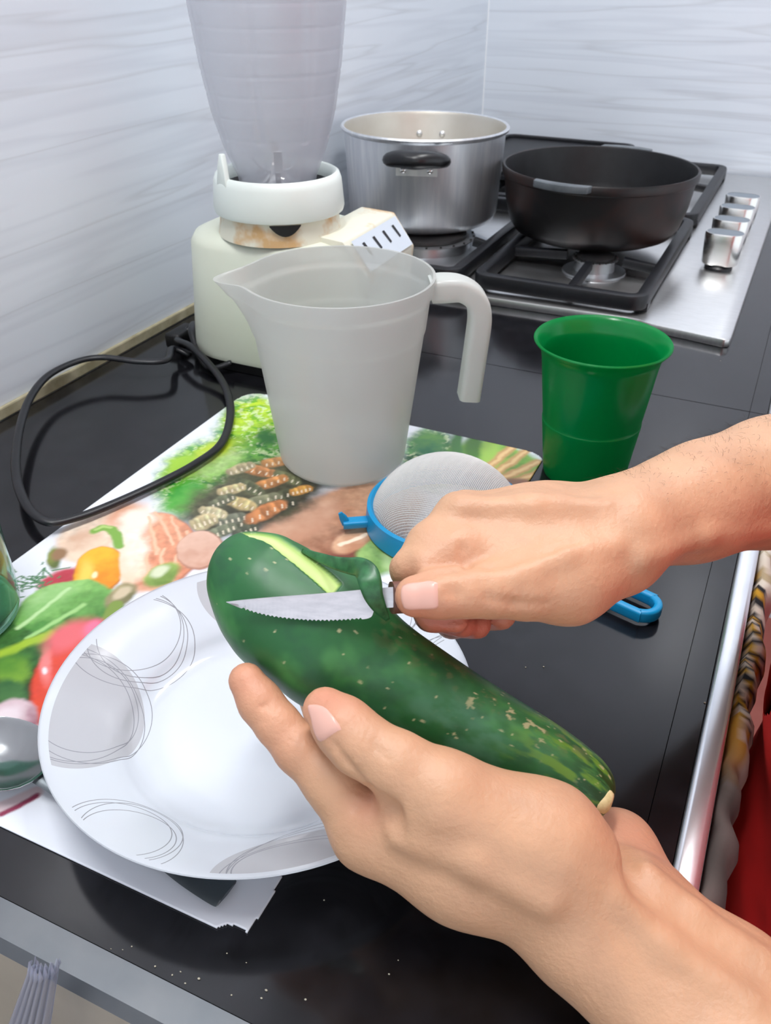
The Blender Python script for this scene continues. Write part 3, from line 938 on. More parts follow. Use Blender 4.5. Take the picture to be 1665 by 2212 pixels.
    ell((0.2398, 0.2452, 0.0058, 0.0069, 0.0122, -0.0105), (90, 138, 54), (120, 160, 60), .4, .010)
    ell((0.2509, 0.2303, 0.0048, 0.0054, 0.0080, -0.0062), (60, 100, 60), (80, 120, 70), .4, .010)
    ell((0.2518, 0.3243, 0.0030, 0.0118, 0.0085, -0.0061), (168, 156, 116), (120, 116, 80), .2, .004)
    ell((0.2506, 0.3268, 0.0023, 0.0063, 0.0040, -0.0027), (206, 190, 160), None, .4, .004)
    stroke((0.2551, 0.3158), (0.2601, 0.3011), .0045, (126, 150, 70), .3, .002)
    # red pepper
    ell((0.2729, 0.2597, 0.0074, 0.0301, 0.0274, -0.0279), (150, 40, 34), None, .08, .004)
    ell((0.2719, 0.2601, 0.0067, 0.0289, 0.0264, -0.0266), (216, 74, 60), (214, 76, 44), .08, .004, shade=.2)
    ell((0.2479, 0.2815, 0.0057, 0.0138, 0.0092, -0.0073), (226, 108, 114), None, .5, .004)
    ell((0.2538, 0.2558, -0.0004, 0.0049, 0.0099, -0.0093), (232, 130, 128), None, .6, .004)
    ell((0.2565, 0.2521, 0.0004, 0.0014, 0.0023, -0.0018), (252, 226, 230), None, .5, .001)
    ell((0.2562, 0.2922, 0.0011, 0.0071, 0.0059, -0.0037), (230, 120, 150), None, .5, .004)
    # radish and red shoots
    ell((0.2672, 0.2154, 0.0109, 0.0094, 0.0122, -0.0112), (212, 186, 194), (150, 96, 110), .12, .004)
    ell((0.2625, 0.2169, 0.0056, 0.0056, 0.0060, -0.0051), (228, 212, 218), None, .5, .003)
    stroke((0.3032, 0.1710), (0.3126, 0.1849), .0040, (226, 206, 210), .3, .002)
    stroke((0.3070, 0.1687), (0.3142, 0.1838), .0016, (156, 70, 96), .5, .002)
    # celery, nut shell beside the strainer
    ell((0.3802, 0.4304, 0.0047, 0.0200, 0.0140, -0.0127), (150, 186, 110), (116, 156, 84), .2, .005, shade=.4)
    ell((0.3922, 0.4303, 0.0031, 0.0083, 0.0089, -0.0093), (176, 206, 140), None, .4, .004)
    ell((0.3568, 0.4391, 0.0078, 0.0148, 0.0070, -0.0099), (226, 184, 150), (190, 136, 104), .15, .004)
    stroke((0.3516, 0.4318), (0.3621, 0.4502), .0018, (250, 226, 200), .5, .003)
    # white border strip towards the sink
    t = sstep(.1935, .1925, Y)
    keep = C.copy()
    bw = sstep(0.206, 0.199, Y + (X - .30) * -.02)[..., None]
    C = C * (1 - bw) + lin((232, 236, 244)) * bw
    stroke((0.3032, 0.1710), (0.3126, 0.1849), .0038, (226, 206, 210), .3, .002)
    stroke((0.3070, 0.1687), (0.3142, 0.1838), .0016, (156, 70, 96), .5, .002)
    # outline: rounded corners, torn corner by the sink
    Z = np.full_like(X, 0.0011)
    V = np.stack([X, Y, Z], -1).reshape(-1, 3)
    def inside(x, y):
        r = .018
        ok = np.ones_like(x, bool)
        for cx, cy, sx, sy in ((x0 + r, y1 - r, -1, 1), (x1 - r, y1 - r, 1, 1), (x0 + r, y0 + r, -1, -1)):
            inc = ((x - cx) * sx > 0) & ((y - cy) * sy > 0)
            ok &= ~(inc & (np.hypot(x - cx, y - cy) > r))
        edge = x1 - .002 + .003 * (vnoise(y * 160, y * 0, 77) - .5) * (y < .25) + .002 * (vnoise(y * 400, y * 0, 78) - .5) * (y < .25)
        ok &= x < edge
        ok &= np.hypot(x - .4395, y - .1580) > .0095
        return ok
    ok = inside(X, Y).ravel()
    i, j = np.meshgrid(np.arange(nx - 1), np.arange(ny - 1), indexing='ij')
    a = (i * ny + j).ravel()
    F = np.stack([a, a + ny, a + ny + 1, a + 1], 1)
    F = F[ok[F].all(1)]
    used = np.unique(F)
    mp = -np.ones(len(V), int)
    mp[used] = np.arange(len(used))
    o = obj('placemat', V[used], mp[F], M['mat'], None, True, label='thin plastic placemat printed with vegetables and spiral pasta, one corner torn', cat='placemat', origin=(.305, .388, 0.0001))
    set_vcol(o, C.reshape(-1, 3)[used])
    sol = o.modifiers.new('thickness', 'SOLIDIFY')
    sol.thickness = 0.0009
    sol.offset = -1
M['mat'] = vcol_mat('printed_placemat', 0.24)
placemat()
ZM = 0.0012

# ------------------------------------------------------------------ plate
PL = (0.395, 0.263)
def plate_mat():
    m = pmat('glazed_porcelain', srgb(209, 215, 223), 0.10)
    tc = N(m, 'ShaderNodeTexCoord')
    def ell_len(cx, cy, rot, a, b):
        mp = N(m, 'ShaderNodeMapping', vector_type='TEXTURE')
        mp.inputs['Location'].default_value = (cx, cy, 0)
        mp.inputs['Rotation'].default_value = (0, 0, rot)
        mp.inputs['Scale'].default_value = (a, b, 1e6)
        L(m, tc.outputs['Object'], mp.inputs['Vector'])
        ln = N(m, 'ShaderNodeVectorMath', operation='LENGTH')
        L(m, mp.outputs['Vector'], ln.inputs[0])
        return ln.outputs['Value']
    def mth(op, a, b=None):
        n = N(m, 'ShaderNodeMath', operation=op)
        for k, s in enumerate((a, b)):
            if s is None:
                continue
            if isinstance(s, (int, float)):
                n.inputs[k].default_value = s
            else:
                L(m, s, n.inputs[k])
        return n.outputs[0]
    lines, patch = 0.0, 0.0
    r = random.Random(5)
    for ang, solid, ra, rb, rc in ((-152, 1, .030, .041, .092), (-97, 0, .021, .027, .090), (-49, 1, .022, .038, .099), (172, 0, .026, .036, .090), (120, 1, .028, .040, .092), (75, 0, .024, .032, .091), (33, 0, .025, .034, .092), (-8, 0, .024, .032, .091)):
        t = math.radians(ang)
        cx, cy = rc * math.cos(t), rc * math.sin(t)
        if solid:
            d = ell_len(cx, cy, t, ra, rb)
            patch = mth('MAXIMUM', patch, mth('LESS_THAN', d, 1.0))
        for k in range(4):
            jx, jy = r.uniform(-.004, .004), r.uniform(-.004, .004)
            sc = r.uniform(.78, .98)
            d = ell_len(cx + jx, cy + jy, t + r.uniform(-.35, .35), ra * sc, rb * sc * .95)
            w = .00018 / (ra * sc)
            lines = mth('MAXIMUM', lines, mth('LESS_THAN', mth('ABSOLUTE', mth('SUBTRACT', d, 1.0)), w))
    # print only on the upper side, inside the white rim edge
    inr = mth('LESS_THAN', ell_len(0, 0, 0, .1015, .1015), 1.0)
    lines = mth('MULTIPLY', lines, inr)
    patch = mth('MULTIPLY', patch, inr)
    mx = N(m, 'ShaderNodeMix', data_type='RGBA')
    mx.inputs[6].default_value = srgb(209, 215, 223)
    mx.inputs[7].default_value = srgb(182, 183, 188)
    L(m, patch, mx.inputs[0])
    m2 = N(m, 'ShaderNodeMix', data_type='RGBA')
    m2.inputs[7].default_value = srgb(140, 142, 148)
    L(m, mx.outputs[2], m2.inputs[6])
    L(m, lines, m2.inputs[0])
    L(m, m2.outputs[2], bsdf(m).inputs['Base Color'])
    bsdf(m).inputs['Coat Weight'].default_value = 0.3
    bsdf(m).inputs['Coat Roughness'].default_value = 0.06
    return m
M['plate'] = plate_mat()
up = spline([(0, .0062), (.03, .0062), (.055, .0068), (.066, .0100), (.073, .0165), (.085, .0232), (.098, .0300), (.1045, .0338), (.1056, .0350)], 6)
lo = spline([(.1056, .0350), (.1052, .0335), (.098, .0272), (.085, .0200), (.072, .0125), (.064, .0060), (.062, .0014)], 6)[1:] + [(.0585, .0014), (.0575, .0034), (0, .0036)]
v, f = lathe(up + lo, PL, 128)
v = [(a, b, c + .0004) for a, b, c in v]
obj('dinner_plate', v, f, M['plate'], None, True, sharp=80, label='white porcelain plate with grey ellipse patches and fine line rings on the mat', cat='plate', origin=(PL[0], PL[1], 0.0018))

# ------------------------------------------------------------------ spoon lying under the plate's rim
M['darkrefl_steel'] = pmat('steel_dark_reflection', (0.16, 0.18, 0.19, 1), 0.34, 1.0)  # spoon handle: its dark reflection is put into the metal colour
M['dullsteel'] = pmat('dull_steel', (0.42, 0.43, 0.43, 1), 0.16, 1.0)
def spoon():
    r = thing('serving_spoon', 'steel serving spoon lying on the mat partly under the white plate', 'spoon', (0.36, 0.18, ZM))
    c, tip = Vector((0.2865, 0.1905, 0)), None
    e = Vector((0.432, 0.1765, 0))
    d = (e - c).normalized()
    s = Vector((-d.y, d.x, 0))
    vv, ff = [], []
    nu, nv = 20, 28
    for sgn in (0, 1):
        for i in range(nu + 1):
            rr_ = i / nu
            for j in range(nv):
                a = 2 * math.pi * j / nv
                lx, ly = -.031 * rr_ * math.cos(a), .0205 * rr_ * math.sin(a) * (1 - .18 * math.cos(a))
                z = ZM + .0016 + .0105 * (rr_ ** 2) + (.0012 if sgn else 0)
                if sgn and i == nu:
                    z -= .0006
                p = c + d * lx + s * ly
                vv.append((p.x, p.y, z))
        o0 = sgn * (nu + 1) * nv
        for i in range(nu):
            for j in range(nv):
                q = (o0 + i * nv + j, o0 + i * nv + (j + 1) % nv, o0 + (i + 1) * nv + (j + 1) % nv, o0 + (i + 1) * nv + j)
                ff.append(q)
    for j in range(nv):
        a, b = nu * nv + j, nu * nv + (j + 1) % nv
        o1 = (nu + 1) * nv
        ff.append((a, b, o1 + b, o1 + a))
    obj('bowl', vv, ff, M['dullsteel'], r, True, sharp=60)
    pts = [(c + d * .0285, .0042, .0100), (c + d * .040, .0036, .0078), (c + d * .065, .0036, .0040), (c + d * .100, .0046, .0034), (c + d * .122, .0068, .0030), (c + d * .1395, .0074, .0030), (c + d * .1420, .0062, .0030)]
    vv, ff = [], []
    P6 = spline([(p.x, p.y, w, z) for p, w, z in pts], 6)
    for x, y, w, z in P6:
        p = Vector((x, y, 0))
        for k, h in ((-1, -.0002), (-.6, .0008), (0, .0012), (.6, .0008), (1, -.0002), (0, -.0009)):
            q = p + s * (w * k)
            vv.append((q.x, q.y, ZM + z + h))
    for i in range(len(P6) - 1):
        for k in range(6):
            ff.append((i * 6 + k, i * 6 + (k + 1) % 6, i * 6 + 6 + (k + 1) % 6, i * 6 + 6 + k))
    ff += [tuple(range(5, -1, -1)), tuple((len(P6) - 1) * 6 + k for k in range(6))]
    obj('handle', vv, ff, M['darkrefl_steel'], r, True, sharp=50)
spoon()

# ------------------------------------------------------------------ frosted measuring jug
JC = (0.2990, 0.5390)
jug = thing('measuring_jug', 'frosted white plastic measuring jug with spout and open handle on the mat', 'jug', (JC[0], JC[1], ZM))
JH = 0.150
sd = math.atan2(-.0337, -.0768)
def jug_r(z):
    return float(np.interp(z, [0, .006, .108, .110, .134, .1355, JH], [.0465, .0490, .0618, .0628, .0655, .0672, .0690]))
nz, na = 84, 160
zs = [ZM + (JH - ZM) * k / (nz - 1) for k in range(nz)]
vv, ff = [], []
for inner in (0, 1):
    for z in zs:
        for i in range(na):
            a = 2 * math.pi * i / na
            r = jug_r(z - ZM if z > .004 else 0.0) - (.0019 if inner else 0)
            if z < .008:
                r -= .003 * (1 - (z - ZM) / (.008 - ZM)) ** 2
            da = (a - sd + math.pi) % (2 * math.pi) - math.pi
            t = max(0, (z - .106) / (JH - .106))
            wdt = .30
            r += .020 * t ** 1.3 * math.exp(-(da / wdt) ** 2 * 1.6) * (1 if abs(da) < 1.4 else 0)
            zz = z + (.0012 if inner and z < .004 else 0) - .004 * t ** 3 * math.exp(-(da / .3) ** 2)
            vv.append((JC[0] + r * math.cos(a), JC[1] + r * math.sin(a), zz))
for w_ in (0, 1):
    o0 = w_ * nz * na
    for k in range(nz - 1):
        for i in range(na):
            j = (i + 1) % na
            q = (o0 + k * na + i, o0 + k * na + j, o0 + (k + 1) * na + j, o0 + (k + 1) * na + i)
            ff.append(q if w_ == 0 else q[::-1])
top = (nz - 1) * na
for i in range(na):
    j = (i + 1) % na
    ff.append((top + i, top + j, nz * na + top + j, nz * na + top + i))
ff.append(tuple(range(na - 1, -1, -1)))
ff.append(tuple(nz * na + i for i in range(na)))
obj('body', vv, ff, M['jug'], jug, True, sharp=70)
hd = math.atan2(.0618, .0891) - .10
d = Vector((math.cos(hd), math.sin(hd), 0))
path = spline([(.0655, .1375), (.074, .1385), (.088, .1375), (.0985, .130), (.1025, .117), (.1015, .095), (.0995, .070), (.098, .052)], 6)
pw = [tuple(Vector((JC[0], JC[1], z)) + d * r) for r, z in path]
sc = [1.0 + .10 * math.sin(math.pi * min(1, i / 12)) for i in range(len(pw))]
v, f = sweep(pw, rrect(.0100, .0078, .004, 4), up=(0, 0, 1) if False else tuple(Vector((-d.y, d.x, 0))), scale=sc)
v, f = sweep(pw, rrect(.0080, .0105, .004, 4), up=tuple(Vector((-d.y, d.x, 0))), scale=sc)
M['jughandle'] = plastic_sheet('jug_handle_plastic', srgb(226, 230, 226), 0.92, 0.35, 0.28)
obj('handle', v, f, M['jughandle'], jug, True, sharp=60)

# ------------------------------------------------------------------ green cup
GC = (0.4775, 0.6030)
v, f = lathe(spline([(0, .0016), (.028, .0016), (.0305, .0004), (.0318, .003), (.0350, .030), (.0368, .045), (.0366, .048), (.0392, .070), (.0420, .094), (.0440, .1015), (.0475, .1058), (.0490, .1078), (.0482, .1092)], 5)
            + spline([(.0482, .1092), (.0455, .1068), (.0425, .1010), (.0404, .094), (.0378, .070), (.0352, .046), (.0332, .030), (.0300, .005), (.026, .0032), (0, .0032)], 5)[1:], GC, 96)
mg = pmat('translucent_green_plastic', srgb(0, 118, 58), 0.28)
bsdf(mg).inputs['Transmission Weight'].default_value = 0.0
mg2 = plastic_sheet('green_cup_plastic', srgb(0, 158, 78), 0.97, 0.45, 0.22)
obj('drinking_cup', v, f, mg2, None, True, sharp=80, label='dark green plastic cup with flared rim on the black counter', cat='cup', origin=(GC[0], GC[1], 0.0004))

# ------------------------------------------------------------------ strainer lying bowl-down
SC = (0.4075, 0.4865)
st = thing('strainer', 'small nylon mesh strainer with blue plastic rim lying bowl side up', 'strainer', (SC[0], SC[1], ZM))
R0 = .0545
v, f = lathe([(R0, ZM + .0006), (R0 + .0025, ZM + .0016), (R0 + .0012, ZM + .0165), (R0 - .0012, ZM + .0175), (R0 - .003, ZM + .0155), (R0 - .0015, ZM + .0006)], SC, 96, closed=True)
obj('rim', v, f, M['plastic_blue'], st, True, sharp=40)
def dome_z(x, y):
    q = max(0.0, 1 - (x * x + y * y) / (.0525 ** 2))
    return ZM + .010 + .040 * q ** .62
th = MB()
step = .00105
k = -50
sec = circ(.00030, 3)
for k in range(-49, 50):
    o_ = k * step
    lim = math.sqrt(max(0, .0522 ** 2 - o_ * o_))
    if lim < .004:
        continue
    ts = [-math.cos(math.pi * i / 24) * lim for i in range(25)]
    th.add(*sweep([(SC[0] + o_, SC[1] + t, dome_z(o_, t)) for t in ts], sec, caps=False))
    th.add(*sweep([(SC[0] + t, SC[1] + o_, dome_z(t, o_)) for t in ts], sec, up=(0.02, 1, 0.03), caps=False))
obj('mesh_bowl', th.v, th.f, M['mesh'], st, True, kind='stuff')
he = Vector((0.5631, 0.4426, 0.0080))
c3 = Vector((SC[0], SC[1], .008))
d = (he - c3); d.z = 0
ln = d.length
d.normalize()
s = Vector((-d.y, d.x, 0))
loop = []
for r_, t in ((R0 - .001, .0045), (R0 + .02, .0075), (R0 + .05, .0098), (ln - .012, .0098)):
    loop.append((r_, t))
endc = ln - .012
arc = [(endc + .0098 * math.sin(a), .0098 * math.cos(a)) for a in np.linspace(0.35, math.pi - .35, 7)]
full = loop + arc + [(r_, -t) for r_, t in loop[::-1]]
pth = spline([tuple(c3 + d * r_ + s * t + Vector((0, 0, -.0015 * (r_ / ln)))) for r_, t in full], 5)
obj('handle', *sweep(pth, rrect(.0026, .0042, .0018, 3)), M['plastic_blue'], st, True, sharp=50)
lg = Vector((0.3454, 0.4465, 0.0080)) - c3
lg.z = 0
ll = lg.length
lg.normalize()
s = Vector((-lg.y, lg.x, 0))
mb = MB()
mb.add(*sweep([tuple(c3 + lg * (R0 - .002)), tuple(c3 + lg * (ll - .006)), tuple(c3 + lg * (ll - .001))], rrect(.0045, .0026, .0012, 2)))
mb.add(*sweep([tuple(c3 + lg * (ll - .003)), tuple(c3 + lg * (ll - .001) + Vector((0, 0, .005))), tuple(c3 + lg * (ll + .001) + Vector((0, 0, .009)))], rrect(.0030, .0018, .001, 2), up=tuple(s), scale=[1, .9, .45]))
obj('rest_lug', mb.v, mb.f, M['plastic_blue'], st, True, sharp=50)

# ------------------------------------------------------------------ glass jar at the left, wrapper in the sink
gc = (0.172, 0.262)
v, f = lathe(spline([(0, .0008), (.036, .0008), (.041, .004), (.0425, .015), (.0420, .07), (.0405, .105)], 5) + spline([(.0398, .1055), (.0385, .100), (.0398, .07), (.0402, .018), (.037, .008), (0, .007)], 5), gc, 72)
v = [(a, b, c + .0012) for a, b, c in v]
obj('glass_tumbler', v, f, M['glass'], None, True, sharp=80, label='clear green tinted glass tumbler standing beside the white plate', cat='glass')

wp = thing('plastic_wrapper', 'folded clear plastic wrapper poking up over the steel sink', 'wrapper', (0.36, 0.085, -0.15))
def wrapper():
    tip = Vector((0.3912, 0.1139, 0.0259))
    bot = Vector((0.350, 0.060, -0.155))
    d = (bot - tip)
    s = Vector((0.92, 0.38, 0.0)).normalized()
    u = d.cross(s).normalized()
    nr, nc = 40, 37
    vv = []
    for i in range(nr):
        t = i / (nr - 1)
        w = .0050 + .016 * t
        for j in range(nc):
            q = j / (nc - 1) * 2 - 1
            ple = .0022 * math.sin(j * math.pi / 3.0) * (0.6 + t) + .001 * math.sin(9 * t + j)
            bow = .004 * (1 - q * q)
            jag = .003 * math.sin(j * 2.1) if i == 0 else 0
            vv.append(tuple(tip + d * t + s * (q * w) + u * (ple + bow) + Vector((0, 0, jag))))
    ff = [(i * nc + j, i * nc + j + 1, (i + 1) * nc + j + 1, (i + 1) * nc + j) for i in range(nr - 1) for j in range(nc - 1)]
    o = obj('sheet', vv, ff, M['wrap'], wp, True)
    sm = o.modifiers.new('thickness', 'SOLIDIFY')
    sm.thickness = .0004
wrapper()

# crumbs scattered on the dark counter
cr = random.Random(8)
M['crumb'] = pmat('pale_crumb', srgb(196, 190, 170), 0.7)
spots = [(0.4657, 0.1941), (0.4408, 0.1564), (0.4501, 0.1564), (0.4633, 0.1501), (0.4632, 0.1467), (0.4326, 0.1390), (0.4036, 0.1424), (0.4011, 0.1397), (0.3965, 0.1380), (0.4175, 0.1396), (0.4281, 0.1421), (0.4259, 0.1396), (0.5056, 0.1832), (0.5046, 0.1764), (0.5019, 0.3704), (0.5111, 0.3751), (0.5988, 0.3847), (0.5476, 0.8705), (0.4365, 0.1428), (0.4518, 0.1428), (0.4791, 0.1535)]
base_c = None
for k, p in enumerate(spots):
    r = cr.uniform(.0003, .0007)
    v, f = ball((p[0], p[1], r * .55), r, 6, 4, (1, cr.uniform(.5, 1), .6))
    obj('crumb', v, f, M['crumb'], None, True, label='tiny pale crumb lying on the black counter', cat='crumb', group='crumbs on the black counter')

# ------------------------------------------------------------------ cucumber (held), half-started peeling
CUC = [(0.3900, 0.2477, 0.1287, 0.0004),
       (0.3910, 0.2474, 0.1280, 0.0056),
       (0.3932, 0.2472, 0.1268, 0.0109),
       (0.3974, 0.2466, 0.1243, 0.0162),
       (0.4067, 0.2457, 0.1194, 0.0227),
       (0.4138, 0.2448, 0.1152, 0.0254),
       (0.4222, 0.2442, 0.1109, 0.0273),
       (0.4388, 0.2445, 0.1046, 0.0291),
       (0.4491, 0.2438, 0.0994, 0.0286),
       (0.4648, 0.2431, 0.0921, 0.0251),
       (0.4849, 0.2441, 0.0854, 0.0221),
       (0.5101, 0.2457, 0.0774, 0.0192),
       (0.5368, 0.2477, 0.0693, 0.0164),
       (0.5540, 0.2481, 0.0632, 0.0142),
       (0.5606, 0.2479, 0.0603, 0.0129),
       (0.5649, 0.2477, 0.0584, 0.0106),
       (0.5675, 0.2476, 0.0572, 0.0076),
       (0.5688, 0.2475, 0.0566, 0.0041),
       (0.5693, 0.2475, 0.0564, 0.0004)]
BACK = np.array((0.34749, -0.76081, 0.54811))      # the side of the cucumber that is turned up to the knife
def cucumber():
    ct = spline(CUC, 16)
    A = np.array(ct)
    # even spacing along the outline
    seg = np.r_[0, np.cumsum(np.hypot(np.linalg.norm(np.diff(A[:, :3], axis=0), axis=1), np.diff(A[:, 3])))]
    nt, na = 320, 240
    tt = np.linspace(0, seg[-1], nt)
    A = np.stack([np.interp(tt, seg, A[:, k]) for k in range(4)], 1)
    ax_ = A[-1, :3] - A[0, :3]
    L_ = np.linalg.norm(ax_)
    ax_ /= L_
    sl = (A[:, :3] - A[0, :3]) @ ax_ / L_              # 0..1 along the length
    n1 = BACK - ax_ * (BACK @ ax_)
    n1 /= np.linalg.norm(n1)
    n2 = np.cross(n1, ax_)
    if n2[2] < 0:
        n2 = -n2
    th = np.linspace(-math.pi, math.pi, na, endpoint=False)
    S, T = np.meshgrid(sl, th, indexing='ij')
    rad = np.repeat(np.maximum(A[:, 3], 1e-5)[:, None], na, 1)
    rad = rad * (1 + .02 * np.cos(T * 3 + 1.2 + 3 * S) * np.sin(np.pi * S) + .012 * (fbm(S * 9 + 5, (np.cos(T) + 2) * 3 + np.sin(T), 2) - .5))
    # peeled strip
    thc = np.interp(S, [.03, .05, .18, .285], [1.30, 1.22, 1.05, .80])
    hw = np.interp(S, [.028, .06, .16, .285], [.02, .20, .19, .15])
    e = np.abs(T - thc) / hw
    m = (1 - sstep(.86, 1.0, e)) * sstep(.03, .036, S) * (1 - sstep(.283, .289, S))
    rad = rad - m * .0014
    pos = A[:, None, :3] + rad[..., None] * (np.cos(T)[..., None] * n1 + np.sin(T)[..., None] * n2)
    V = pos.reshape(-1, 3)
    i, j = np.meshgrid(np.arange(nt - 1), np.arange(na), indexing='ij')
    a = (i * na + j).ravel()
    b = (i * na + (j + 1) % na).ravel()
    F = np.stack([a, b, b + na, a + na], 1)
    # skin colouring
    cx, cy = S * 22, (T + math.pi) * 2.2
    c = np.ones((nt, na, 3)) * lin((36, 100, 52))
    n_ = fbm(S * 10, (T + 3.2) * 1.6, 5)
    t = sstep(.42, .72, n_)[..., None] * .8
    c = c * (1 - t) + lin((66, 134, 70)) * t
    n_ = fbm(S * 14 + 9, (T + 3.2) * 2.2 + 4, 15)
    t = sstep(.5, .75, n_)[..., None] * .6
    c = c * (1 - t) + lin((30, 82, 52)) * t
    # greyish bloom in the middle, yellow-green streaks at the stem end
    t = (np.exp(-((S - .66) / .16) ** 2) * np.exp(-((T + .1) / .8) ** 2) * sstep(.3, .7, fbm(S * 18, T * 3 + 9, 25)))[..., None] * .55
    c = c * (1 - t) + lin((84, 138, 110)) * t
    st_ = fbm(S * 16, (T + 3.2) * 5, 44)
    t = (sstep(.70, .86, S) * sstep(.46, .62, st_))[..., None] * .75
    c = c * (1 - t) + lin((104, 146, 44)) * t
    t = (sstep(.84, .96, S) * sstep(.50, .40, st_))[..., None] * .8
    c = c * (1 - t) + lin((18, 58, 20)) * t
    # weathered brown patches along the upper ridge
    br = fbm(S * 40, (T + 3) * 6, 61)
    t = (sstep(.34, .45, S) * (1 - sstep(.86, .93, S)) * np.exp(-((T - .95) / .33) ** 2) * sstep(.55, .66, br))[..., None] * .6
    c = c * (1 - t) + lin((104, 112, 74)) * t
    t = (sstep(.55, .65, S) * np.exp(-((T - .8) / .5) ** 2) * sstep(.68, .74, fbm(S * 50 + 7, (T + 3) * 7, 67)))[..., None] * .85
    c = c * (1 - t) + lin((176, 172, 130)) * t
    # pale flecks
    r = np.random.default_rng(19)
    for k in range(110):
        s0, t0 = r.uniform(.04, .93), r.uniform(-1.7, 1.7)
        ls, lt = r.uniform(.0014, .0040), r.uniform(.012, .034)
        if r.random() < .25:
            ls *= 2.0
        rot = r.uniform(-.7, .7)
        du, dv = (S - s0) / ls, (T - t0) / lt
        u_, v_ = du * math.cos(rot) - dv * math.sin(rot) * .6, du * math.sin(rot) * .6 + dv * math.cos(rot)
        mk = ((1 - sstep(.5, 1.1, np.hypot(u_, v_))) * r.uniform(.5, 1.0))[..., None]
        c = c * (1 - mk) + lin((192, 190, 146)) * mk
    fl = np.clip((T - thc) / hw * .5 + .5, 0, 1)[..., None]
    fc = lin((206, 222, 150)) * (1 - np.abs(fl * 2 - 1) ** 2) + lin((146, 186, 78)) * np.abs(fl * 2 - 1) ** 2
    tail = sstep(.10, .28, S)[..., None]
    fc = fc * (1 - .35 * tail) + lin((168, 206, 84)) * .35 * tail
    c = c * (1 - m[..., None]) + fc * m[..., None]
    root = thing('cucumber', 'large speckled dark green cucumber with one strip peeled, held in the hand', 'cucumber', tuple(A[nt // 2, :3]))
    o = obj('skin', V, F, M['cuc'], root, True)
    set_vcol(o, c.reshape(-1, 3))
    # stem scar
    p0, q0 = A[-1, :3], ax_
    ki = int(np.argmin(np.abs(sl - .984)))
    ks = np.array([i_ for i_ in range(nt // 2, nt) if sl[i_] > .978])[0]
    cc = A[ks, :3] + n1 * A[ks, 3] * .97 + n2 * .001
    nn = (ax_ * .62 + n1 * .78)
    nn /= np.linalg.norm(nn)
    e1 = np.cross(nn, n2); e1 /= np.linalg.norm(e1)
    e2 = np.cross(nn, e1)
    vv = [tuple(cc + nn * .0018)]
    for ring, h in ((.5, .0015), (1.0, .0002), (1.1, -.002)):
        for k in range(18):
            a_ = 2 * math.pi * k / 18
            w = 1 + .12 * math.sin(3 * a_)
            vv.append(tuple(cc + nn * h + e1 * (.0034 * ring * w * math.cos(a_)) + e2 * (.0046 * ring * w * math.sin(a_))))
    ff = [(0, 1 + k, 1 + (k + 1) % 18) for k in range(18)]
    for q in range(2):
        ff += [(1 + q * 18 + k, 1 + q * 18 + 18 + k, 1 + q * 18 + 18 + (k + 1) % 18, 1 + q * 18 + (k + 1) % 18) for k in range(18)]
    obj('stem_scar', vv, ff, M['scar'], root, True, label='pale dry stem scar')
    # the loosened peel curling over the blade
    cen = [(0.4289, 0.2547, 0.1354, 0.0006), (0.4379, 0.2523, 0.1364, 0.0017), (0.4472, 0.2488, 0.1388, 0.0024), (0.4551, 0.2457, 0.1420, 0.0031), (0.4613, 0.2425, 0.1453, 0.0037), (0.4658, 0.2393, 0.1462, 0.0042), (0.4686, 0.2363, 0.1444, 0.0042), (0.4704, 0.2349, 0.1405, 0.0035), (0.4725, 0.2355, 0.1351, 0.0025), (0.4748, 0.2380, 0.1280, 0.0007)]
    cs = spline(cen, 6)
    vv, ff = [], []
    nc = 7
    for i_, (x, y, z, w) in enumerate(cs):
        a_ = Vector(cs[max(0, i_ - 1)][:3]); b_ = Vector(cs[min(len(cs) - 1, i_ + 1)][:3])
        t_ = (b_ - a_).normalized()
        tt_ = i_ / (len(cs) - 1)
        up_ = Vector(n2).lerp(Vector(BACK), min(1, max(0, (tt_ - .2) / .5)))
        sd_ = t_.cross(Vector(BACK)).normalized()
        if sd_.dot(Vector(n2) + Vector(ax_)) < 0:
            sd_ = -sd_
        nrm = sd_.cross(t_).normalized()
        if nrm.dot(Vector(BACK)) < 0:
            nrm = -nrm
        for k in range(nc):
            q = k / (nc - 1) * 2 - 1
            vv.append(tuple(Vector((x, y, z)) + sd_ * (q * w) - nrm * (.0006 * q * q * (w / .005))))
    for i_ in range(len(cs) - 1):
        for k in range(nc - 1):
            ff.append((i_ * nc + k, i_ * nc + k + 1, (i_ + 1) * nc + k + 1, (i_ + 1) * nc + k))
    o = obj('peel_curl', vv, ff, M['peel'], root, True, label='dark green peel curling over the blade')
    sm = o.modifiers.new('thickness', 'SOLIDIFY')
    sm.thickness = .0011
    return root
m = vcol_mat('cucumber_skin', 0.42)
nb = noise(m, 140, 3)
bump(m, nb.outputs['Fac'], 0.12, 0.001)
bsdf(m).inputs['Subsurface Weight'].default_value = 0.06
bsdf(m).inputs['Subsurface Radius'].default_value = (.3, 1.0, .3)
bsdf(m).inputs['Subsurface Scale'].default_value = .002
M['cuc'] = m
M['peel'] = mottled('cucumber_peel', srgb(22, 72, 40), srgb(52, 112, 66), 160, 0.34, mapscale=(1, 1, 1))
M['scar'] = mottled('stem_scar', srgb(226, 210, 160), srgb(196, 176, 120), 200, 0.7)
cucumber()

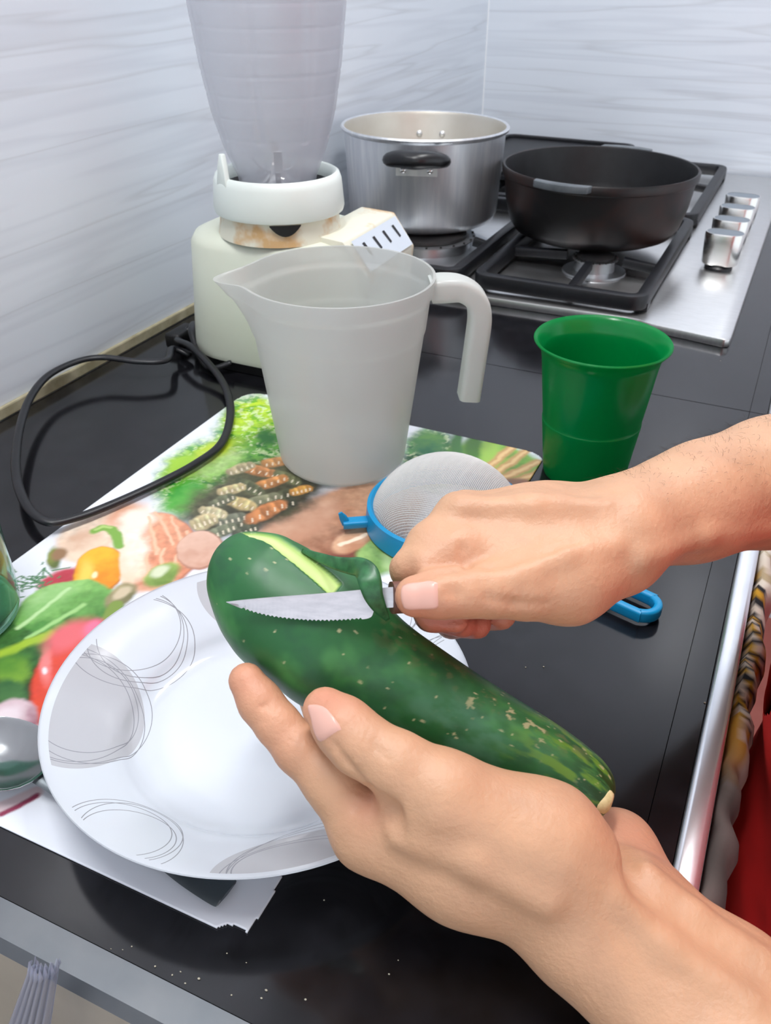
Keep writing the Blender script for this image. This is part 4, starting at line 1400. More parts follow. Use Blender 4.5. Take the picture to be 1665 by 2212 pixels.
# ------------------------------------------------------------------ serrated knife
def knife():
    root = thing('kitchen_knife', 'small serrated knife with steel blade gripped in the right hand', 'knife', (0.4515, 0.2304, 0.1339))
    spine = [(0.4162, 0.2161, 0.1323), (0.4228, 0.2195, 0.1332), (0.4343, 0.2249, 0.1346), (0.4474, 0.2308, 0.1361), (0.4581, 0.2355, 0.1376), (0.4670, 0.2396, 0.1388), (0.4751, 0.2433, 0.1398)]
    edge_ = [(0.4162, 0.2160, 0.1321), (0.4211, 0.2168, 0.1307), (0.4265, 0.2179, 0.1292), (0.4328, 0.2196, 0.1281), (0.4397, 0.2218, 0.1275), (0.4482, 0.2248, 0.1273), (0.4566, 0.2281, 0.1277), (0.4648, 0.2318, 0.1285), (0.4695, 0.2343, 0.1295), (0.4708, 0.2366, 0.1323), (0.4769, 0.2394, 0.1332)]
    sp = [Vector(p) for p in spline(spine, 12)]
    ed = [Vector(p) for p in spline(edge_, 14)]
    n = 150
    def res(P_, n):
        l = [0]
        for a, b in zip(P_[:-1], P_[1:]):
            l.append(l[-1] + (b - a).length)
        out = []
        for k in range(n):
            t = l[-1] * k / (n - 1)
            i = min(len(P_) - 2, max(0, np.searchsorted(l, t) - 1))
            w = (t - l[i]) / max(1e-9, l[i + 1] - l[i])
            out.append(P_[i].lerp(P_[i + 1], w))
        return out
    sp, ed = res(sp, n), res(ed, n)
    nrm = Vector(BACK)
    vv, ff = [], []
    for k in range(n):
        a, b = sp[k], ed[k]
        if 14 < k < 118:
            b = b + (a - b).normalized() * (.0007 * abs(math.sin(k * math.pi / 3.6)))
        mid_ = a.lerp(b, .55)
        vv += [tuple(a + nrm * .0006), tuple(mid_ + nrm * .0006), tuple(b), tuple(mid_ - nrm * .0006), tuple(a - nrm * .0006)]
    for k in range(n - 1):
        for q in range(5):
            ff.append((k * 5 + q, k * 5 + (q + 1) % 5, k * 5 + 5 + (q + 1) % 5, k * 5 + 5 + q))
    ff += [(0, 1, 2, 3, 4), tuple((n - 1) * 5 + q for q in (4, 3, 2, 1, 0))]
    obj('blade', vv, ff, M['blade'], root, True, sharp=25)
    hp = spline([(0.4749, 0.2421, 0.1353), (0.4783, 0.2450, 0.1346), (0.4895, 0.2560, 0.1304), (0.5022, 0.2705, 0.1242), (0.5128, 0.2817, 0.1196)], 5)
    v, f = sweep(hp, rrect(.0050, .0062, .004, 4), up=tuple(Vector((-.232, .4966, .8364))))
    obj('handle', v, f, M['handle'], root, True, sharp=60)
M['blade'] = mottled('knife_steel', (0.72, 0.70, 0.74, 1), (0.60, 0.59, 0.63, 1), 120, 0.42, 0.85, mapscale=(1, 1, 4))
M['handle'] = mottled('brown_handle', srgb(112, 70, 56), srgb(86, 50, 40), 60, 0.5)
knife()

# ------------------------------------------------------------------ smooth bodies from tapered capsules
def sd_cone(p, a, ra, b, rb):
    """Distance to a round cone (good approximation: lerped radius)."""
    pa = p - a
    ba = b - a
    h = np.clip((pa @ ba) / max(1e-12, ba @ ba), 0, 1)
    return np.linalg.norm(pa - h[:, None] * ba, axis=1) - (ra + (rb - ra) * h)
def sd_eval(p, prims):
    d = np.full(len(p), 1e3)
    for pr in prims:
        if pr[0] == 'c':
            e = sd_cone(p, np.array(pr[1][:3]), pr[1][3], np.array(pr[2][:3]), pr[2][3])
            k = pr[3]
            h = np.maximum(k - np.abs(d - e), 0) / k
            d = np.minimum(d, e) - h * h * k * .25
        elif pr[0] == 'e':          # ellipsoid: centre, three axis vectors
            q = (p - np.array(pr[1])) @ np.linalg.inv(np.array(pr[2]))
            ln_ = np.linalg.norm(q, axis=1)
            sc_ = min(np.linalg.norm(r_) for r_ in np.array(pr[2]))
            e = (ln_ - 1) * sc_
            k = pr[3]
            h = np.maximum(k - np.abs(d - e), 0) / k
            d = np.minimum(d, e) - h * h * k * .25
        elif pr[0] == 'x':          # crease
            e = -sd_cone(p, np.array(pr[1][:3]), pr[1][3], np.array(pr[2][:3]), pr[2][3])
            k = pr[3]
            h = np.maximum(k - np.abs(d - e), 0) / k
            d = np.maximum(d, e) + h * h * k * .25
        elif pr[0] == 'cut':        # half space: point, outward normal
            e = (p - np.array(pr[1])) @ np.array(pr[2])
            k = pr[3]
            h = np.maximum(k - np.abs(d - e), 0) / k
            d = np.maximum(d, e) + h * h * k * .25
    return d
def sdf_mesh(prims, h, pad=.01):
    pts = []
    for pr in prims:
        if pr[0] == 'c':
            for q in pr[1:3]:
                pts += [np.array(q[:3]) - q[3], np.array(q[:3]) + q[3]]
        elif pr[0] == 'e':
            ext = np.abs(np.array(pr[2])).sum(0)
            pts += [np.array(pr[1]) - ext, np.array(pr[1]) + ext]
    pts = np.array(pts)
    lo, hi = pts.min(0) - pad, pts.max(0) + pad
    B_ = 8
    nb_ = np.ceil((hi - lo) / (h * B_)).astype(int)
    dim = nb_ * B_ + 1
    D = np.full(dim, 1.0, np.float32)
    gi = np.stack(np.meshgrid(*[np.arange(k) for k in nb_], indexing='ij'), -1).reshape(-1, 3)
    cen = lo + (gi + .5) * h * B_
    dc = sd_eval(cen, prims)
    act = np.abs(dc) < h * B_ * 1.05 + .004
    ins = (~act) & (dc < 0)
    for g_ in gi[ins]:
        D[g_[0] * B_:g_[0] * B_ + B_ + 1, g_[1] * B_:g_[1] * B_ + B_ + 1, g_[2] * B_:g_[2] * B_ + B_ + 1] = -1
    loc = np.stack(np.meshgrid(*[np.arange(B_ + 1)] * 3, indexing='ij'), -1).reshape(-1, 3)
    ga = gi[act]
    for c0 in range(0, len(ga), 600):
        idx = (ga[c0:c0 + 600, None, :] * B_ + loc[None]).reshape(-1, 3)
        D[idx[:, 0], idx[:, 1], idx[:, 2]] = sd_eval(lo + idx * h, prims)
    # surface nets
    neg = D < 0
    cs = np.zeros(np.array(dim) - 1, np.uint8)
    for a in (0, 1):
        for b in (0, 1):
            for c in (0, 1):
                cs += neg[a:dim[0] - 1 + a, b:dim[1] - 1 + b, c:dim[2] - 1 + c]
    cells = np.argwhere((cs > 0) & (cs < 8))
    vid = -np.ones(cs.shape, np.int32)
    vid[cells[:, 0], cells[:, 1], cells[:, 2]] = np.arange(len(cells))
    acc = np.zeros((len(cells), 3))
    cnt = np.zeros(len(cells))
    corners = [(a, b, c) for a in (0, 1) for b in (0, 1) for c in (0, 1)]
    for i_, p in enumerate(corners):
        for q in corners[i_ + 1:]:
            if sum(abs(p[k] - q[k]) for k in range(3)) != 1:
                continue
            d0 = D[cells[:, 0] + p[0], cells[:, 1] + p[1], cells[:, 2] + p[2]].astype(float)
            d1 = D[cells[:, 0] + q[0], cells[:, 1] + q[1], cells[:, 2] + q[2]].astype(float)
            m_ = (d0 < 0) != (d1 < 0)
            t = np.where(m_, d0 / np.where(m_, d0 - d1, 1), 0)
            pp = np.array(p)[None] + t[:, None] * (np.array(q) - np.array(p))[None]
            acc[m_] += pp[m_]
            cnt[m_] += 1
    V = lo + (cells + acc / cnt[:, None]) * h
    faces = []
    for ax in range(3):
        s1 = [slice(None)] * 3
        s2 = [slice(None)] * 3
        s1[ax] = slice(0, -1)
        s2[ax] = slice(1, None)
        e = np.argwhere(neg[tuple(s1)] != neg[tuple(s2)])
        u, w = (ax + 1) % 3, (ax + 2) % 3
        ok = (e[:, u] > 0) & (e[:, w] > 0) & (e[:, u] < dim[u] - 1) & (e[:, w] < dim[w] - 1)
        e = e[ok]
        du, dw = np.eye(3, dtype=int)[u], np.eye(3, dtype=int)[w]
        g_ = lambda x: vid[x[:, 0], x[:, 1], x[:, 2]]
        q = np.stack([g_(e - du - dw), g_(e - dw), g_(e), g_(e - du)], 1)
        flip = ~neg[e[:, 0], e[:, 1], e[:, 2]]
        q[flip] = q[flip][:, ::-1]
        faces.append(q)
    F = np.concatenate(faces)
    F = F[(F >= 0).all(1)]
    return V, F

# ------------------------------------------------------------------ the person
def chain(pts, k=.006):
    return [('c', a, b, k) for a, b in zip(pts[:-1], pts[1:])]
LEFT = []
# left forearm and wrist
LE = (0.700, 0.150, 0.030)
LEFT += chain([(0.5742, 0.1963, 0.0418, 0.0189), (0.6152, 0.1855, 0.0292, 0.0206), LE + (.040,)], .012)
LEFT += chain([(0.5854, 0.2191, 0.0448, 0.0161), (0.6276, 0.2100, 0.0304, 0.0182), LE + (.036,)], .014)
LEFT += chain([(0.5791, 0.2071, 0.0438, 0.0215), (0.6214, 0.1969, 0.0294, 0.0214)], .014)
# palm
LEFT += chain([(0.5667, 0.2017, 0.0492, 0.0201), (0.5263, 0.1939, 0.0607, 0.0178), (0.4899, 0.1908, 0.0661, 0.0147)], .014)
LEFT += chain([(0.5693, 0.2163, 0.0346, 0.0195), (0.5014, 0.2030, 0.0409, 0.0130)], .012)
LEFT += chain([(0.5717, 0.2250, 0.0286, 0.0176), (0.5083, 0.2103, 0.0434, 0.0116)], .012)
LEFT += chain([(0.5732, 0.2375, 0.0234, 0.0153), (0.5171, 0.2213, 0.0430, 0.0102)], .012)
LEFT += chain([(0.5755, 0.2520, 0.0254, 0.0145), (0.5493, 0.2385, 0.0233, 0.0137)], .012)
LEFT += chain([(0.5755, 0.2520, 0.0254, 0.0137), (0.5917, 0.2312, 0.0328, 0.0137)], .014)
# thumb
LEFT += chain([(0.5601, 0.2066, 0.0651, 0.0206), (0.5516, 0.2060, 0.0731, 0.0208), (0.5153, 0.1975, 0.0909, 0.0160)], .012)
LEFT += chain([(0.5153, 0.1975, 0.0909, 0.0156), (0.4983, 0.1967, 0.0989, 0.0117), (0.4829, 0.1973, 0.1029, 0.0111)], .005)
LEFT += chain([(0.4829, 0.1973, 0.1029, 0.0111), (0.4746, 0.1995, 0.1062, 0.0105), (0.4658, 0.2026, 0.1078, 0.0084)], .004)
# web and the muscle between thumb and index
LEFT += chain([(0.5081, 0.1939, 0.0805, 0.0112), (0.4985, 0.1928, 0.0685, 0.0125)], .012)
# fingers
LEFT += chain([(0.4899, 0.1908, 0.0661, 0.0144), (0.4722, 0.1959, 0.0778, 0.0106), (0.4555, 0.1987, 0.0856, 0.0091)], .006)
LEFT += chain([(0.4555, 0.1987, 0.0856, 0.0091), (0.4448, 0.2016, 0.0915, 0.0083), (0.4356, 0.2046, 0.0965, 0.0082)], .004)
LEFT += chain([(0.4356, 0.2046, 0.0965, 0.0082), (0.4277, 0.2077, 0.1025, 0.0071)], .004)
LEFT += chain([(0.5016, 0.2024, 0.0425, 0.0127), (0.4726, 0.2156, 0.0535, 0.0096), (0.4514, 0.2305, 0.0593, 0.0084), (0.4381, 0.2420, 0.0654, 0.0072)], .003)
LEFT += chain([(0.5083, 0.2103, 0.0434, 0.0116), (0.4801, 0.2269, 0.0478, 0.0091), (0.4609, 0.2394, 0.0549, 0.0081), (0.4452, 0.2525, 0.0589, 0.0072)], .003)
LEFT += chain([(0.5171, 0.2213, 0.0430, 0.0102), (0.4949, 0.2351, 0.0464, 0.0079), (0.4798, 0.2474, 0.0498, 0.0072), (0.4687, 0.2568, 0.0533, 0.0063)], .003)
# upper arm
LSH = (0.785, 0.235, 0.290)
LEFT += chain([LE + (.040,), (.745, .195, .165, .046), LSH + (.056,)], .02)

RIGHT = []
RE = (0.700, 0.575, 0.095)
RIGHT += chain([(0.5498, 0.3200, 0.1411, 0.0191), (0.5714, 0.3564, 0.1365, 0.0223), (0.6013, 0.4037, 0.1299, 0.0284), RE + (.042,)], .012)
RIGHT += chain([(0.5436, 0.3391, 0.1334, 0.0173), (0.5736, 0.3775, 0.1312, 0.0212), (0.6012, 0.4212, 0.1245, 0.0242), RE + (.040,)], .014)
# back of the hand
RIGHT += chain([(0.5465, 0.3116, 0.1399, 0.0173), (0.5153, 0.2983, 0.1445, 0.0138), (0.4845, 0.2875, 0.1490, 0.0088)], .012)
RIGHT += chain([(0.5440, 0.3258, 0.1362, 0.0171), (0.5110, 0.3147, 0.1384, 0.0128), (0.4816, 0.3047, 0.1398, 0.0089)], .012)
RIGHT += chain([(0.5427, 0.3389, 0.1303, 0.0157), (0.5117, 0.3298, 0.1308, 0.0121), (0.4857, 0.3224, 0.1302, 0.0088)], .012)
RIGHT += chain([(0.5423, 0.3476, 0.1261, 0.0144), (0.5138, 0.3402, 0.1239, 0.0116), (0.4929, 0.3362, 0.1217, 0.0083)], .012)
# thumb and its base
RIGHT += chain([(0.5467, 0.3055, 0.1345, 0.0157), (0.5330, 0.2842, 0.1336, 0.0159), (0.5194, 0.2681, 0.1364, 0.0119)], .012)
RIGHT += chain([(0.5194, 0.2681, 0.1364, 0.0119), (0.5092, 0.2588, 0.1384, 0.0100), (0.5003, 0.2520, 0.1395, 0.0094)], .005)
RIGHT += chain([(0.5003, 0.2520, 0.1395, 0.0094), (0.4929, 0.2466, 0.1400, 0.0090), (0.4848, 0.2423, 0.1392, 0.0081)], .004)
RIGHT += chain([(0.5196, 0.2800, 0.1362, 0.0115), (0.5004, 0.2838, 0.1404, 0.0087)], .010)
RIGHT += chain([(0.5070, 0.2819, 0.1402, 0.0105), (0.4894, 0.2725, 0.1433, 0.0082), (0.4805, 0.2602, 0.1418, 0.0062)], .008)
# fingers closed round the handle
RIGHT += chain([(0.4845, 0.2875, 0.1490, 0.0088), (0.4778, 0.2715, 0.1427, 0.0079), (0.4740, 0.2603, 0.1362, 0.0071)], .005)
RIGHT += chain([(0.4740, 0.2603, 0.1362, 0.0071), (0.4777, 0.2608, 0.1229, 0.0064), (0.4856, 0.2596, 0.1163, 0.0059), (0.4954, 0.2602, 0.1174, 0.0052)], .003)
RIGHT += chain([(0.4816, 0.3047, 0.1398, 0.0089), (0.4733, 0.2860, 0.1308, 0.0079), (0.4713, 0.2736, 0.1214, 0.0073), (0.4812, 0.2687, 0.1084, 0.0065), (0.4967, 0.2658, 0.1111, 0.0054)], .003)
RIGHT += chain([(0.4857, 0.3224, 0.1302, 0.0088), (0.4760, 0.3024, 0.1186, 0.0079), (0.4745, 0.2877, 0.1075, 0.0072), (0.4871, 0.2788, 0.0988, 0.0065), (0.5005, 0.2729, 0.1070, 0.0060)], .003)
RIGHT += chain([(0.4929, 0.3362, 0.1217, 0.0083), (0.4862, 0.3188, 0.1083, 0.0073), (0.4852, 0.3016, 0.0984, 0.0066), (0.4966, 0.2921, 0.0946, 0.0058), (0.5078, 0.2836, 0.1056, 0.0055)], .003)
RIGHT += chain([(0.5271, 0.3149, 0.1235, 0.0161), (0.5052, 0.3014, 0.1104, 0.0122)], .012)
RSH = (0.785, 0.605, 0.290)
RIGHT += chain([RE + (.042,), (.745, .595, .19, .047), RSH + (.056,)], .02)

def crease(prims, pts, r, k):
    """Skin fold: the points are first pulled onto the skin, then a thin groove is cut along them."""
    base_ = list(prims)
    p = np.array([q[:3] for q in pts], float)
    for _ in range(8):
        e_ = 2e-4
        g = np.stack([sd_eval(p + np.eye(3)[i] * e_, base_) - sd_eval(p - np.eye(3)[i] * e_, base_) for i in range(3)], 1)
        g = g / np.maximum(1e-9, np.linalg.norm(g, axis=1))[:, None]
        p = p - g * np.clip(sd_eval(p, base_), -.006, .006)[:, None]
    n_ = len(p)
    out_ = []
    for i in range(n_ - 1):
        ra = r * (.5 if i == 0 else 1)
        rb = r * (.5 if i == n_ - 2 else 1)
        out_.append(('x', tuple(p[i]) + (ra,), tuple(p[i + 1]) + (rb,), k))
    return out_
def ridge(prims, pts, r, sink, k):
    """Tendon or vein: a thin capsule sunk just below the skin."""
    base_ = list(prims)
    p = np.array([q[:3] for q in pts], float)
    for _ in range(8):
        e_ = 2e-4
        g = np.stack([sd_eval(p + np.eye(3)[i] * e_, base_) - sd_eval(p - np.eye(3)[i] * e_, base_) for i in range(3)], 1)
        g = g / np.maximum(1e-9, np.linalg.norm(g, axis=1))[:, None]
        p = p - g * np.clip(sd_eval(p, base_) + sink, -.006, .006)[:, None]
    return [('c', tuple(p[i]) + (r,), tuple(p[i + 1]) + (r,), k) for i in range(len(p) - 1)]
# right hand: tendons, thumb web fold, wrinkles at the thumb joint
add_ = ridge(RIGHT, [(0.5385, 0.3046, 0.1601), (0.5134, 0.2921, 0.1620), (0.4879, 0.2819, 0.1606)], .0028, .0020, .006)
add_ += ridge(RIGHT, [(0.5485, 0.2912, 0.1501), (0.5322, 0.2756, 0.1521), (0.5188, 0.2604, 0.1494)], .0026, .0018, .006)
add_ += ridge(RIGHT, [(0.5571, 0.2987, 0.1434), (0.5786, 0.3286, 0.1398), (0.6043, 0.3714, 0.1280)], .0030, .0018, .007)
RIGHT += add_
add_ = crease(RIGHT, [(0.4956, 0.2633, 0.1549), (0.4980, 0.2607, 0.1514), (0.4996, 0.2574, 0.1491)], .0016, .0030)
add_ += crease(RIGHT, [(0.4999, 0.2565, 0.1493), (0.5078, 0.2603, 0.1496), (0.5180, 0.2675, 0.1498)], .0014, .0040)
add_ += crease(RIGHT, [(0.4786, 0.2395, 0.1493), (0.4889, 0.2460, 0.1517), (0.5007, 0.2532, 0.1509)], .0016, .0024)
add_ += crease(RIGHT, [(0.5019, 0.2381, 0.1557), (0.5044, 0.2351, 0.1533), (0.5044, 0.2338, 0.1482)], .0007, .0016)
add_ += crease(RIGHT, [(0.5047, 0.2396, 0.1560), (0.5071, 0.2363, 0.1533), (0.5071, 0.2351, 0.1482)], .0007, .0016)
add_ += crease(RIGHT, [(0.4998, 0.2367, 0.1552), (0.5019, 0.2339, 0.1532), (0.5018, 0.2332, 0.1491)], .0006, .0014)
add_ += crease(RIGHT, [(0.5139, 0.2435, 0.1457), (0.5232, 0.2490, 0.1408), (0.5336, 0.2567, 0.1382)], .0009, .0030)
add_ += crease(RIGHT, [(0.5217, 0.2687, 0.1491), (0.5291, 0.2747, 0.1495), (0.5358, 0.2832, 0.1504)], .0007, .0030)
add_ += crease(RIGHT, [(0.5084, 0.2621, 0.1201), (0.5103, 0.2611, 0.1177), (0.5105, 0.2597, 0.1155)], .0012, .0020)
add_ += crease(RIGHT, [(0.4808, 0.2490, 0.1196), (0.4931, 0.2530, 0.1206), (0.5028, 0.2584, 0.1219)], .0010, .0020)
RIGHT += add_
# left hand: wrist tendons, finger joint creases, folds at the thumb web
add_ = ridge(LEFT, [(0.5883, 0.2180, 0.0631), (0.6074, 0.2129, 0.0573), (0.6313, 0.2090, 0.0500)], .0030, .0018, .007)
add_ += ridge(LEFT, [(0.5804, 0.1997, 0.0693), (0.6012, 0.1939, 0.0646), (0.6287, 0.1905, 0.0557)], .0030, .0020, .008)
add_ += ridge(LEFT, [(0.5601, 0.1815, 0.0751), (0.5341, 0.1789, 0.0830), (0.5065, 0.1787, 0.0837)], .0030, .0022, .008)
LEFT += add_
add_ = crease(LEFT, [(0.4405, 0.1924, 0.1080), (0.4441, 0.1938, 0.1109), (0.4457, 0.1992, 0.1108)], .0009, .0016)
add_ += crease(LEFT, [(0.4552, 0.1885, 0.0998), (0.4594, 0.1897, 0.1039), (0.4608, 0.1955, 0.1028)], .0009, .0016)
add_ += crease(LEFT, [(0.4855, 0.1802, 0.0874), (0.4911, 0.1792, 0.0941), (0.4943, 0.1848, 0.0933)], .0016, .0030)
add_ += crease(LEFT, [(0.4943, 0.1848, 0.0933), (0.5005, 0.1800, 0.0926), (0.5048, 0.1769, 0.0888)], .0022, .0060)
add_ += crease(LEFT, [(0.4905, 0.1791, 0.0877), (0.4949, 0.1776, 0.0895), (0.4973, 0.1786, 0.0926)], .0009, .0020)
add_ += crease(LEFT, [(0.4758, 0.1835, 0.1131), (0.4829, 0.1816, 0.1061), (0.4944, 0.1840, 0.0953)], .0014, .0022)
add_ += crease(LEFT, [(0.5679, 0.2326, 0.0565), (0.5720, 0.2203, 0.0601), (0.5813, 0.2076, 0.0631)], .0016, .0120)
add_ += crease(LEFT, [(0.4923, 0.1830, 0.1319), (0.4964, 0.1780, 0.1322), (0.4951, 0.1770, 0.1250)], .0005, .0016)
add_ += crease(LEFT, [(0.4951, 0.1836, 0.1309), (0.4995, 0.1785, 0.1310), (0.4987, 0.1772, 0.1231)], .0005, .0016)
LEFT += add_
# torso, neck and head (under the shirt, above the frame)
def torso(g):
    T_ = []
    c = (.755, .420)
    for z0, z1, a0, b0, a1, b1 in ((-.30, -.14, .080, .095, .086, .085), (-.14, .05, .086, .085, .094, .080), (.05, .20, .094, .080, .092, .090), (.20, .30, .092, .090, .062, .115)):
        for sgn in (-1, 1):
            T_.append(('c', (c[0], c[1] + sgn * b0 * .62, z0, a0 + g), (c[0] + .01, c[1] + sgn * b1 * .62, z1, a1 + g), .05))
        T_.append(('c', (c[0], c[1], z0, a0 + .010 + g), (c[0] + .005, c[1], z1, a1 + .010 + g), .05))
    return T_
TORSO = torso(0.0)
TORSO += chain([(.785, .235, .290, .05), (.775, .42, .335, .055), (.785, .605, .290, .05)], .03)
TORSO += chain([(.775, .42, .33, .052), (.765, .42, .42, .048)], .03)
TORSO += [('e', (.752, .42, .515), ((.088, 0, 0), (0, .070, 0), (0, 0, .108)), .02), ('e', (.735, .42, .462), ((.062, 0, 0), (0, .050, 0), (0, 0, .050)), .02)]
TORSO += chain([(.668, .42, .525, .007), (.655, .42, .495, .011)], .010)
TORSO += [('x', (.664, .390, .522, .012), (.664, .382, .522, .010), .012), ('x', (.664, .450, .522, .012), (.664, .458, .522, .010), .012), ('x', (.662, .402, .463, .004), (.662, .438, .463, .004), .006)]
for s_ in (-1, 1):
    TORSO += [('e', (.765, .42 + s_ * .072, .515), ((.018, 0, 0), (0, .008, 0), (0, 0, .030)), .006)]

def skin_mat():
    m = vcol_mat('skin', 0.46)
    b = bsdf(m)
    b.inputs['Subsurface Weight'].default_value = 0.18
    b.inputs['Subsurface Radius'].default_value = (1.0, .45, .28)
    b.inputs['Subsurface Scale'].default_value = .004
    n1_ = noise(m, 420, 4, .6)
    n2_ = noise(m, 90, 3, .5)
    ad = N(m, 'ShaderNodeMath', operation='ADD')
    L(m, n1_.outputs['Fac'], ad.inputs[0])
    L(m, n2_.outputs['Fac'], ad.inputs[1])
    bump(m, ad.outputs[0], 0.30, 0.0014)
    return m
M['skin'] = skin_mat()
M['nail'] = pmat('fingernail', srgb(226, 176, 160), 0.26)
M['shirt'] = mottled('red_shirt', srgb(232, 28, 26), srgb(218, 24, 24), 14, 0.85)
M['jeans'] = mottled('dark_trousers', srgb(40, 44, 58), srgb(52, 56, 70), 60, 0.85)
M['hair'] = mottled('dark_hair', srgb(26, 20, 18), srgb(44, 34, 28), 80, 0.5, mapscale=(1, 1, 8))

person = thing('person', 'person in a red T-shirt peeling a cucumber with a knife at the counter', 'person', (.75, .42, FLOOR))
parts_ = [sdf_mesh(LEFT, .0016), sdf_mesh(RIGHT, .0016), sdf_mesh(TORSO, .005)]
off_, VV, FF = 0, [], []
for v_, f_ in parts_:
    VV.append(v_)
    FF.append(f_ + off_)
    off_ += len(v_)
VV, FF = np.concatenate(VV), np.concatenate(FF)
body_o = obj('body', VV, FF, M['skin'], person, True)
# skin tone: rosier at fingertips, knuckles and in the palms
tone = np.tile(lin((206, 161, 127)), (len(VV), 1))
nz_ = fbm(VV[:, 0] * 70 + 3, VV[:, 1] * 70 + VV[:, 2] * 60, 91, 3)[:, None]
tone = tone * (1 - .22 * (nz_ - .5))
def flush(c, r, k, colr=(214, 130, 108)):
    global tone
    w = (np.exp(-(np.linalg.norm(VV - np.array(c[:3]), axis=1) / r) ** 2) * k)[:, None]
    tone = tone * (1 - w) + lin(colr) * w
flush((0.4284, 0.2067, 0.1037), .014, .45)
flush((0.4455, 0.2008, 0.0938), .012, .25)
flush((0.4545, 0.1984, 0.0849), .012, .3)
flush((0.4669, 0.2012, 0.1174), .014, .5)
flush((0.4868, 0.2388, 0.1331), .014, .55, (206, 112, 92))
flush((0.4905, 0.2605, 0.1117), .020, .75, (200, 96, 80))
flush((0.5006, 0.2730, 0.1044), .020, .7, (204, 104, 86))
flush((0.4902, 0.2737, 0.1393), .010, .45)
flush((0.5754, 0.2451, 0.0365), .016, .4)
flush((0.5901, 0.2305, 0.0434), .018, .35, (206, 128, 104))
flush((0.4914, 0.1916, 0.0794), .010, .5, (190, 104, 76))
set_vcol(body_o, tone)

def nail(prims, c, along, normal, ln_, wd):
    """Nail plate laid on the finished skin: grid points are traced onto the body surface."""
    c = np.array(c); nrm = np.array(normal); nrm = nrm / np.linalg.norm(nrm)
    al = np.array(along); al = al - nrm * (al @ nrm); al /= np.linalg.norm(al)
    ac = np.cross(nrm, al)
    nu, nv = 15, 13
    uu, ww = np.meshgrid(np.linspace(-1, 1, nu), np.linspace(-1, 1, nv), indexing='ij')
    sq = np.abs(uu) ** 4
    p = c + al * (uu * ln_)[..., None] + ac * (ww * wd * (1 - .22 * sq))[..., None]
    p = p.reshape(-1, 3)
    def grad(p):
        e_ = 2e-4
        g = np.stack([sd_eval(p + np.eye(3)[k] * e_, prims) - sd_eval(p - np.eye(3)[k] * e_, prims) for k in range(3)], 1)
        return g / np.maximum(1e-9, np.linalg.norm(g, axis=1))[:, None]
    for k in range(12):
        p = p - grad(p) * np.clip(sd_eval(p, prims), -.004, .004)[:, None]
    gn = grad(p)
    edge_ = np.maximum(np.abs(uu), np.abs(ww)).ravel()
    p = p + gn * (.00055 * (1 - sstep(.8, 1.0, edge_)) - .0003 * sstep(.9, 1.0, edge_))[:, None]
    i, j = np.meshgrid(np.arange(nu - 1), np.arange(nv - 1), indexing='ij')
    a = (i * nv + j).ravel()
    F = np.stack([a, a + nv, a + nv + 1, a + 1], 1)
    o = obj('fingernail', p, F, M['nail'], person, True)
    return o
rt, ut = np.array((.9085, .4178, .0040)), np.array((-.2320, .4966, .8364))
nail(RIGHT, (0.4881, 0.2365, 0.1440), -rt, BACK * .95 + ut * .22 - rt * .25, .0078, .0068)
nail(LEFT, (0.4687, 0.1920, 0.1162), -rt * .72 + ut * .69, BACK * .68 - rt * .60 - ut * .42, .0090, .0074)

# shirt with short sleeves
SH = torso(.012)
SH += [('c', (.790, .225, .290, .066), (.765, .42, .315, .062), .03), ('c', (.790, .615, .290, .066), (.765, .42, .315, .062), .03),
       ('c', (.788, .232, .285, .068), (.748, .198, .175, .066), .03), ('c', (.788, .608, .285, .068), (.752, .600, .20, .066), .03)]
SH += [('cut', (.765, .42, .372), (-.12, 0, 1.0), .006)]
v_, f_ = sdf_mesh(SH, .006)
so = obj('shirt', v_, f_, M['shirt'], person, True, label='red short sleeved T-shirt')
tx = bpy.data.textures.new('folds', 'CLOUDS')
tx.noise_scale = .07
dm = so.modifiers.new('folds', 'DISPLACE')
dm.texture = tx
dm.strength = .008
dm.mid_level = .5
TR = []
for s_ in (-1, 1):
    TR += chain([(.755, .42 + s_ * .085, -.24, .088), (.750, .42 + s_ * .09, -.50, .066), (.760, .42 + s_ * .09, -.86, .050)], .03)
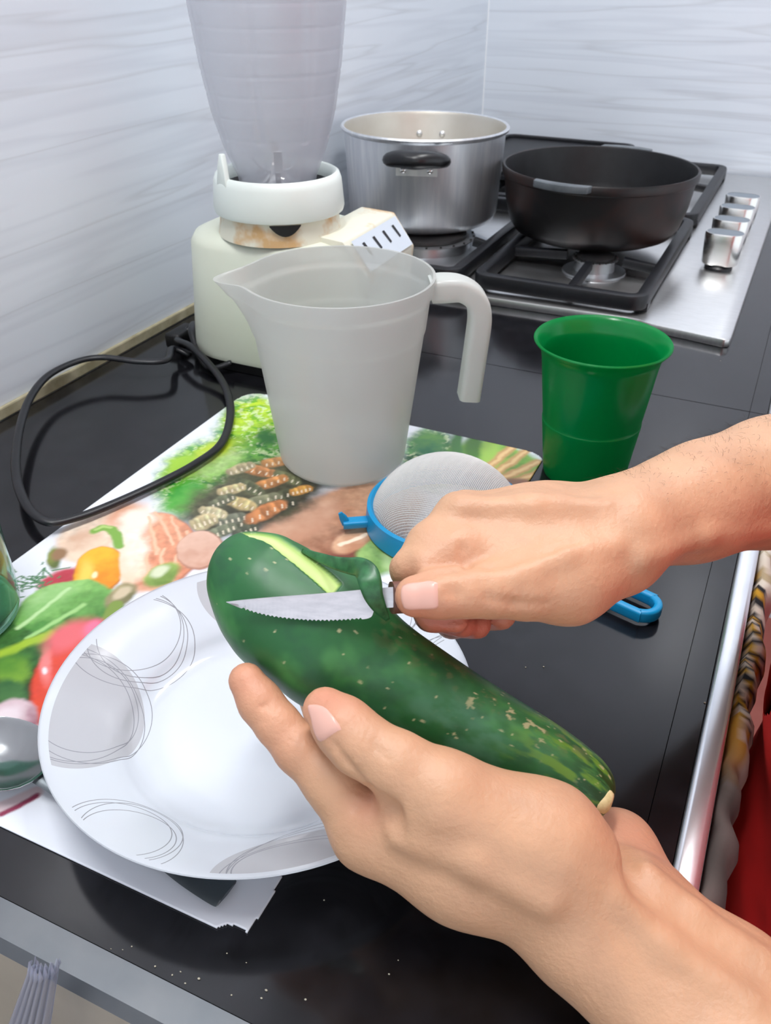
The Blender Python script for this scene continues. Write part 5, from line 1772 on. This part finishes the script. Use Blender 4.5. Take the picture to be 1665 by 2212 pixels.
TR += [('c', (.752, .36, -.24, .092), (.752, .48, -.24, .092), .03)]
v_, f_ = sdf_mesh(TR, .007)
obj('trousers', v_, f_, M['jeans'], person, True)
for s_ in (-1, 1):
    v_, f_ = sdf_mesh([('c', (.790, .42 + s_ * .09, FLOOR + .037, .036), (.640, .42 + s_ * .10, FLOOR + .030, .030), .02), ('cut', (.7, .42, FLOOR + .002), (0, 0, -1.0), .004)], .005)
    obj('shoe', v_, f_, M['blackpl'], person, True)
HR = [('e', (.768, .42, .540), ((.090, 0, 0), (0, .078, 0), (0, 0, .100)), .02), ('cut', (.700, .42, .540), (-.72, 0, -.55), .01), ('cut', (.78, .42, .46), (0, 0, -1.0), .02)]
v_, f_ = sdf_mesh(HR, .005)
obj('hair', v_, f_, M['hair'], person, True)
for s_ in (-1, 1):
    obj('eye', *ball((.680, .42 + s_ * .032, .522), .011, 14, 10), pmat('eye_white', srgb(232, 230, 226), .2), person)

# fine dark hair on the right forearm
def arm_hair():
    r = np.random.default_rng(33)
    mb = MB()
    a0, a1 = np.array((0.5419, 0.3244, 0.1460)), np.array((0.6079, 0.4240, 0.1274))
    n = 0
    dirv = (a1 - a0) / np.linalg.norm(a1 - a0)
    nh = 650
    t = r.random(nh) ** .8
    ang = r.uniform(-1.3, 1.5, nh)
    out_ = ut[None] * np.cos(ang)[:, None] + np.cross(dirv, ut)[None] * np.sin(ang)[:, None]
    p = a0 + (a1 - a0) * t[:, None] + out_ * .06
    for q in range(30):
        p = p - out_ * (sd_eval(p, RIGHT) * .8)[:, None]
    tip = p + (-dirv * r.uniform(.3, .9, (nh, 1)) + out_ * r.uniform(.15, .5, (nh, 1)) + r.normal(0, .25, (nh, 3))) * r.uniform(.003, .006, (nh, 1))
    md = (p + tip) / 2 + out_ * .0006
    for k in range(nh):
        mb.add(*sweep([tuple(p[k]), tuple(md[k]), tuple(tip[k])], circ(.00004, 3), caps=False, scale=[1, .8, .3]))
    obj('arm_hair', mb.v, mb.f, M['hair'], person, True, kind='stuff')
arm_hair()
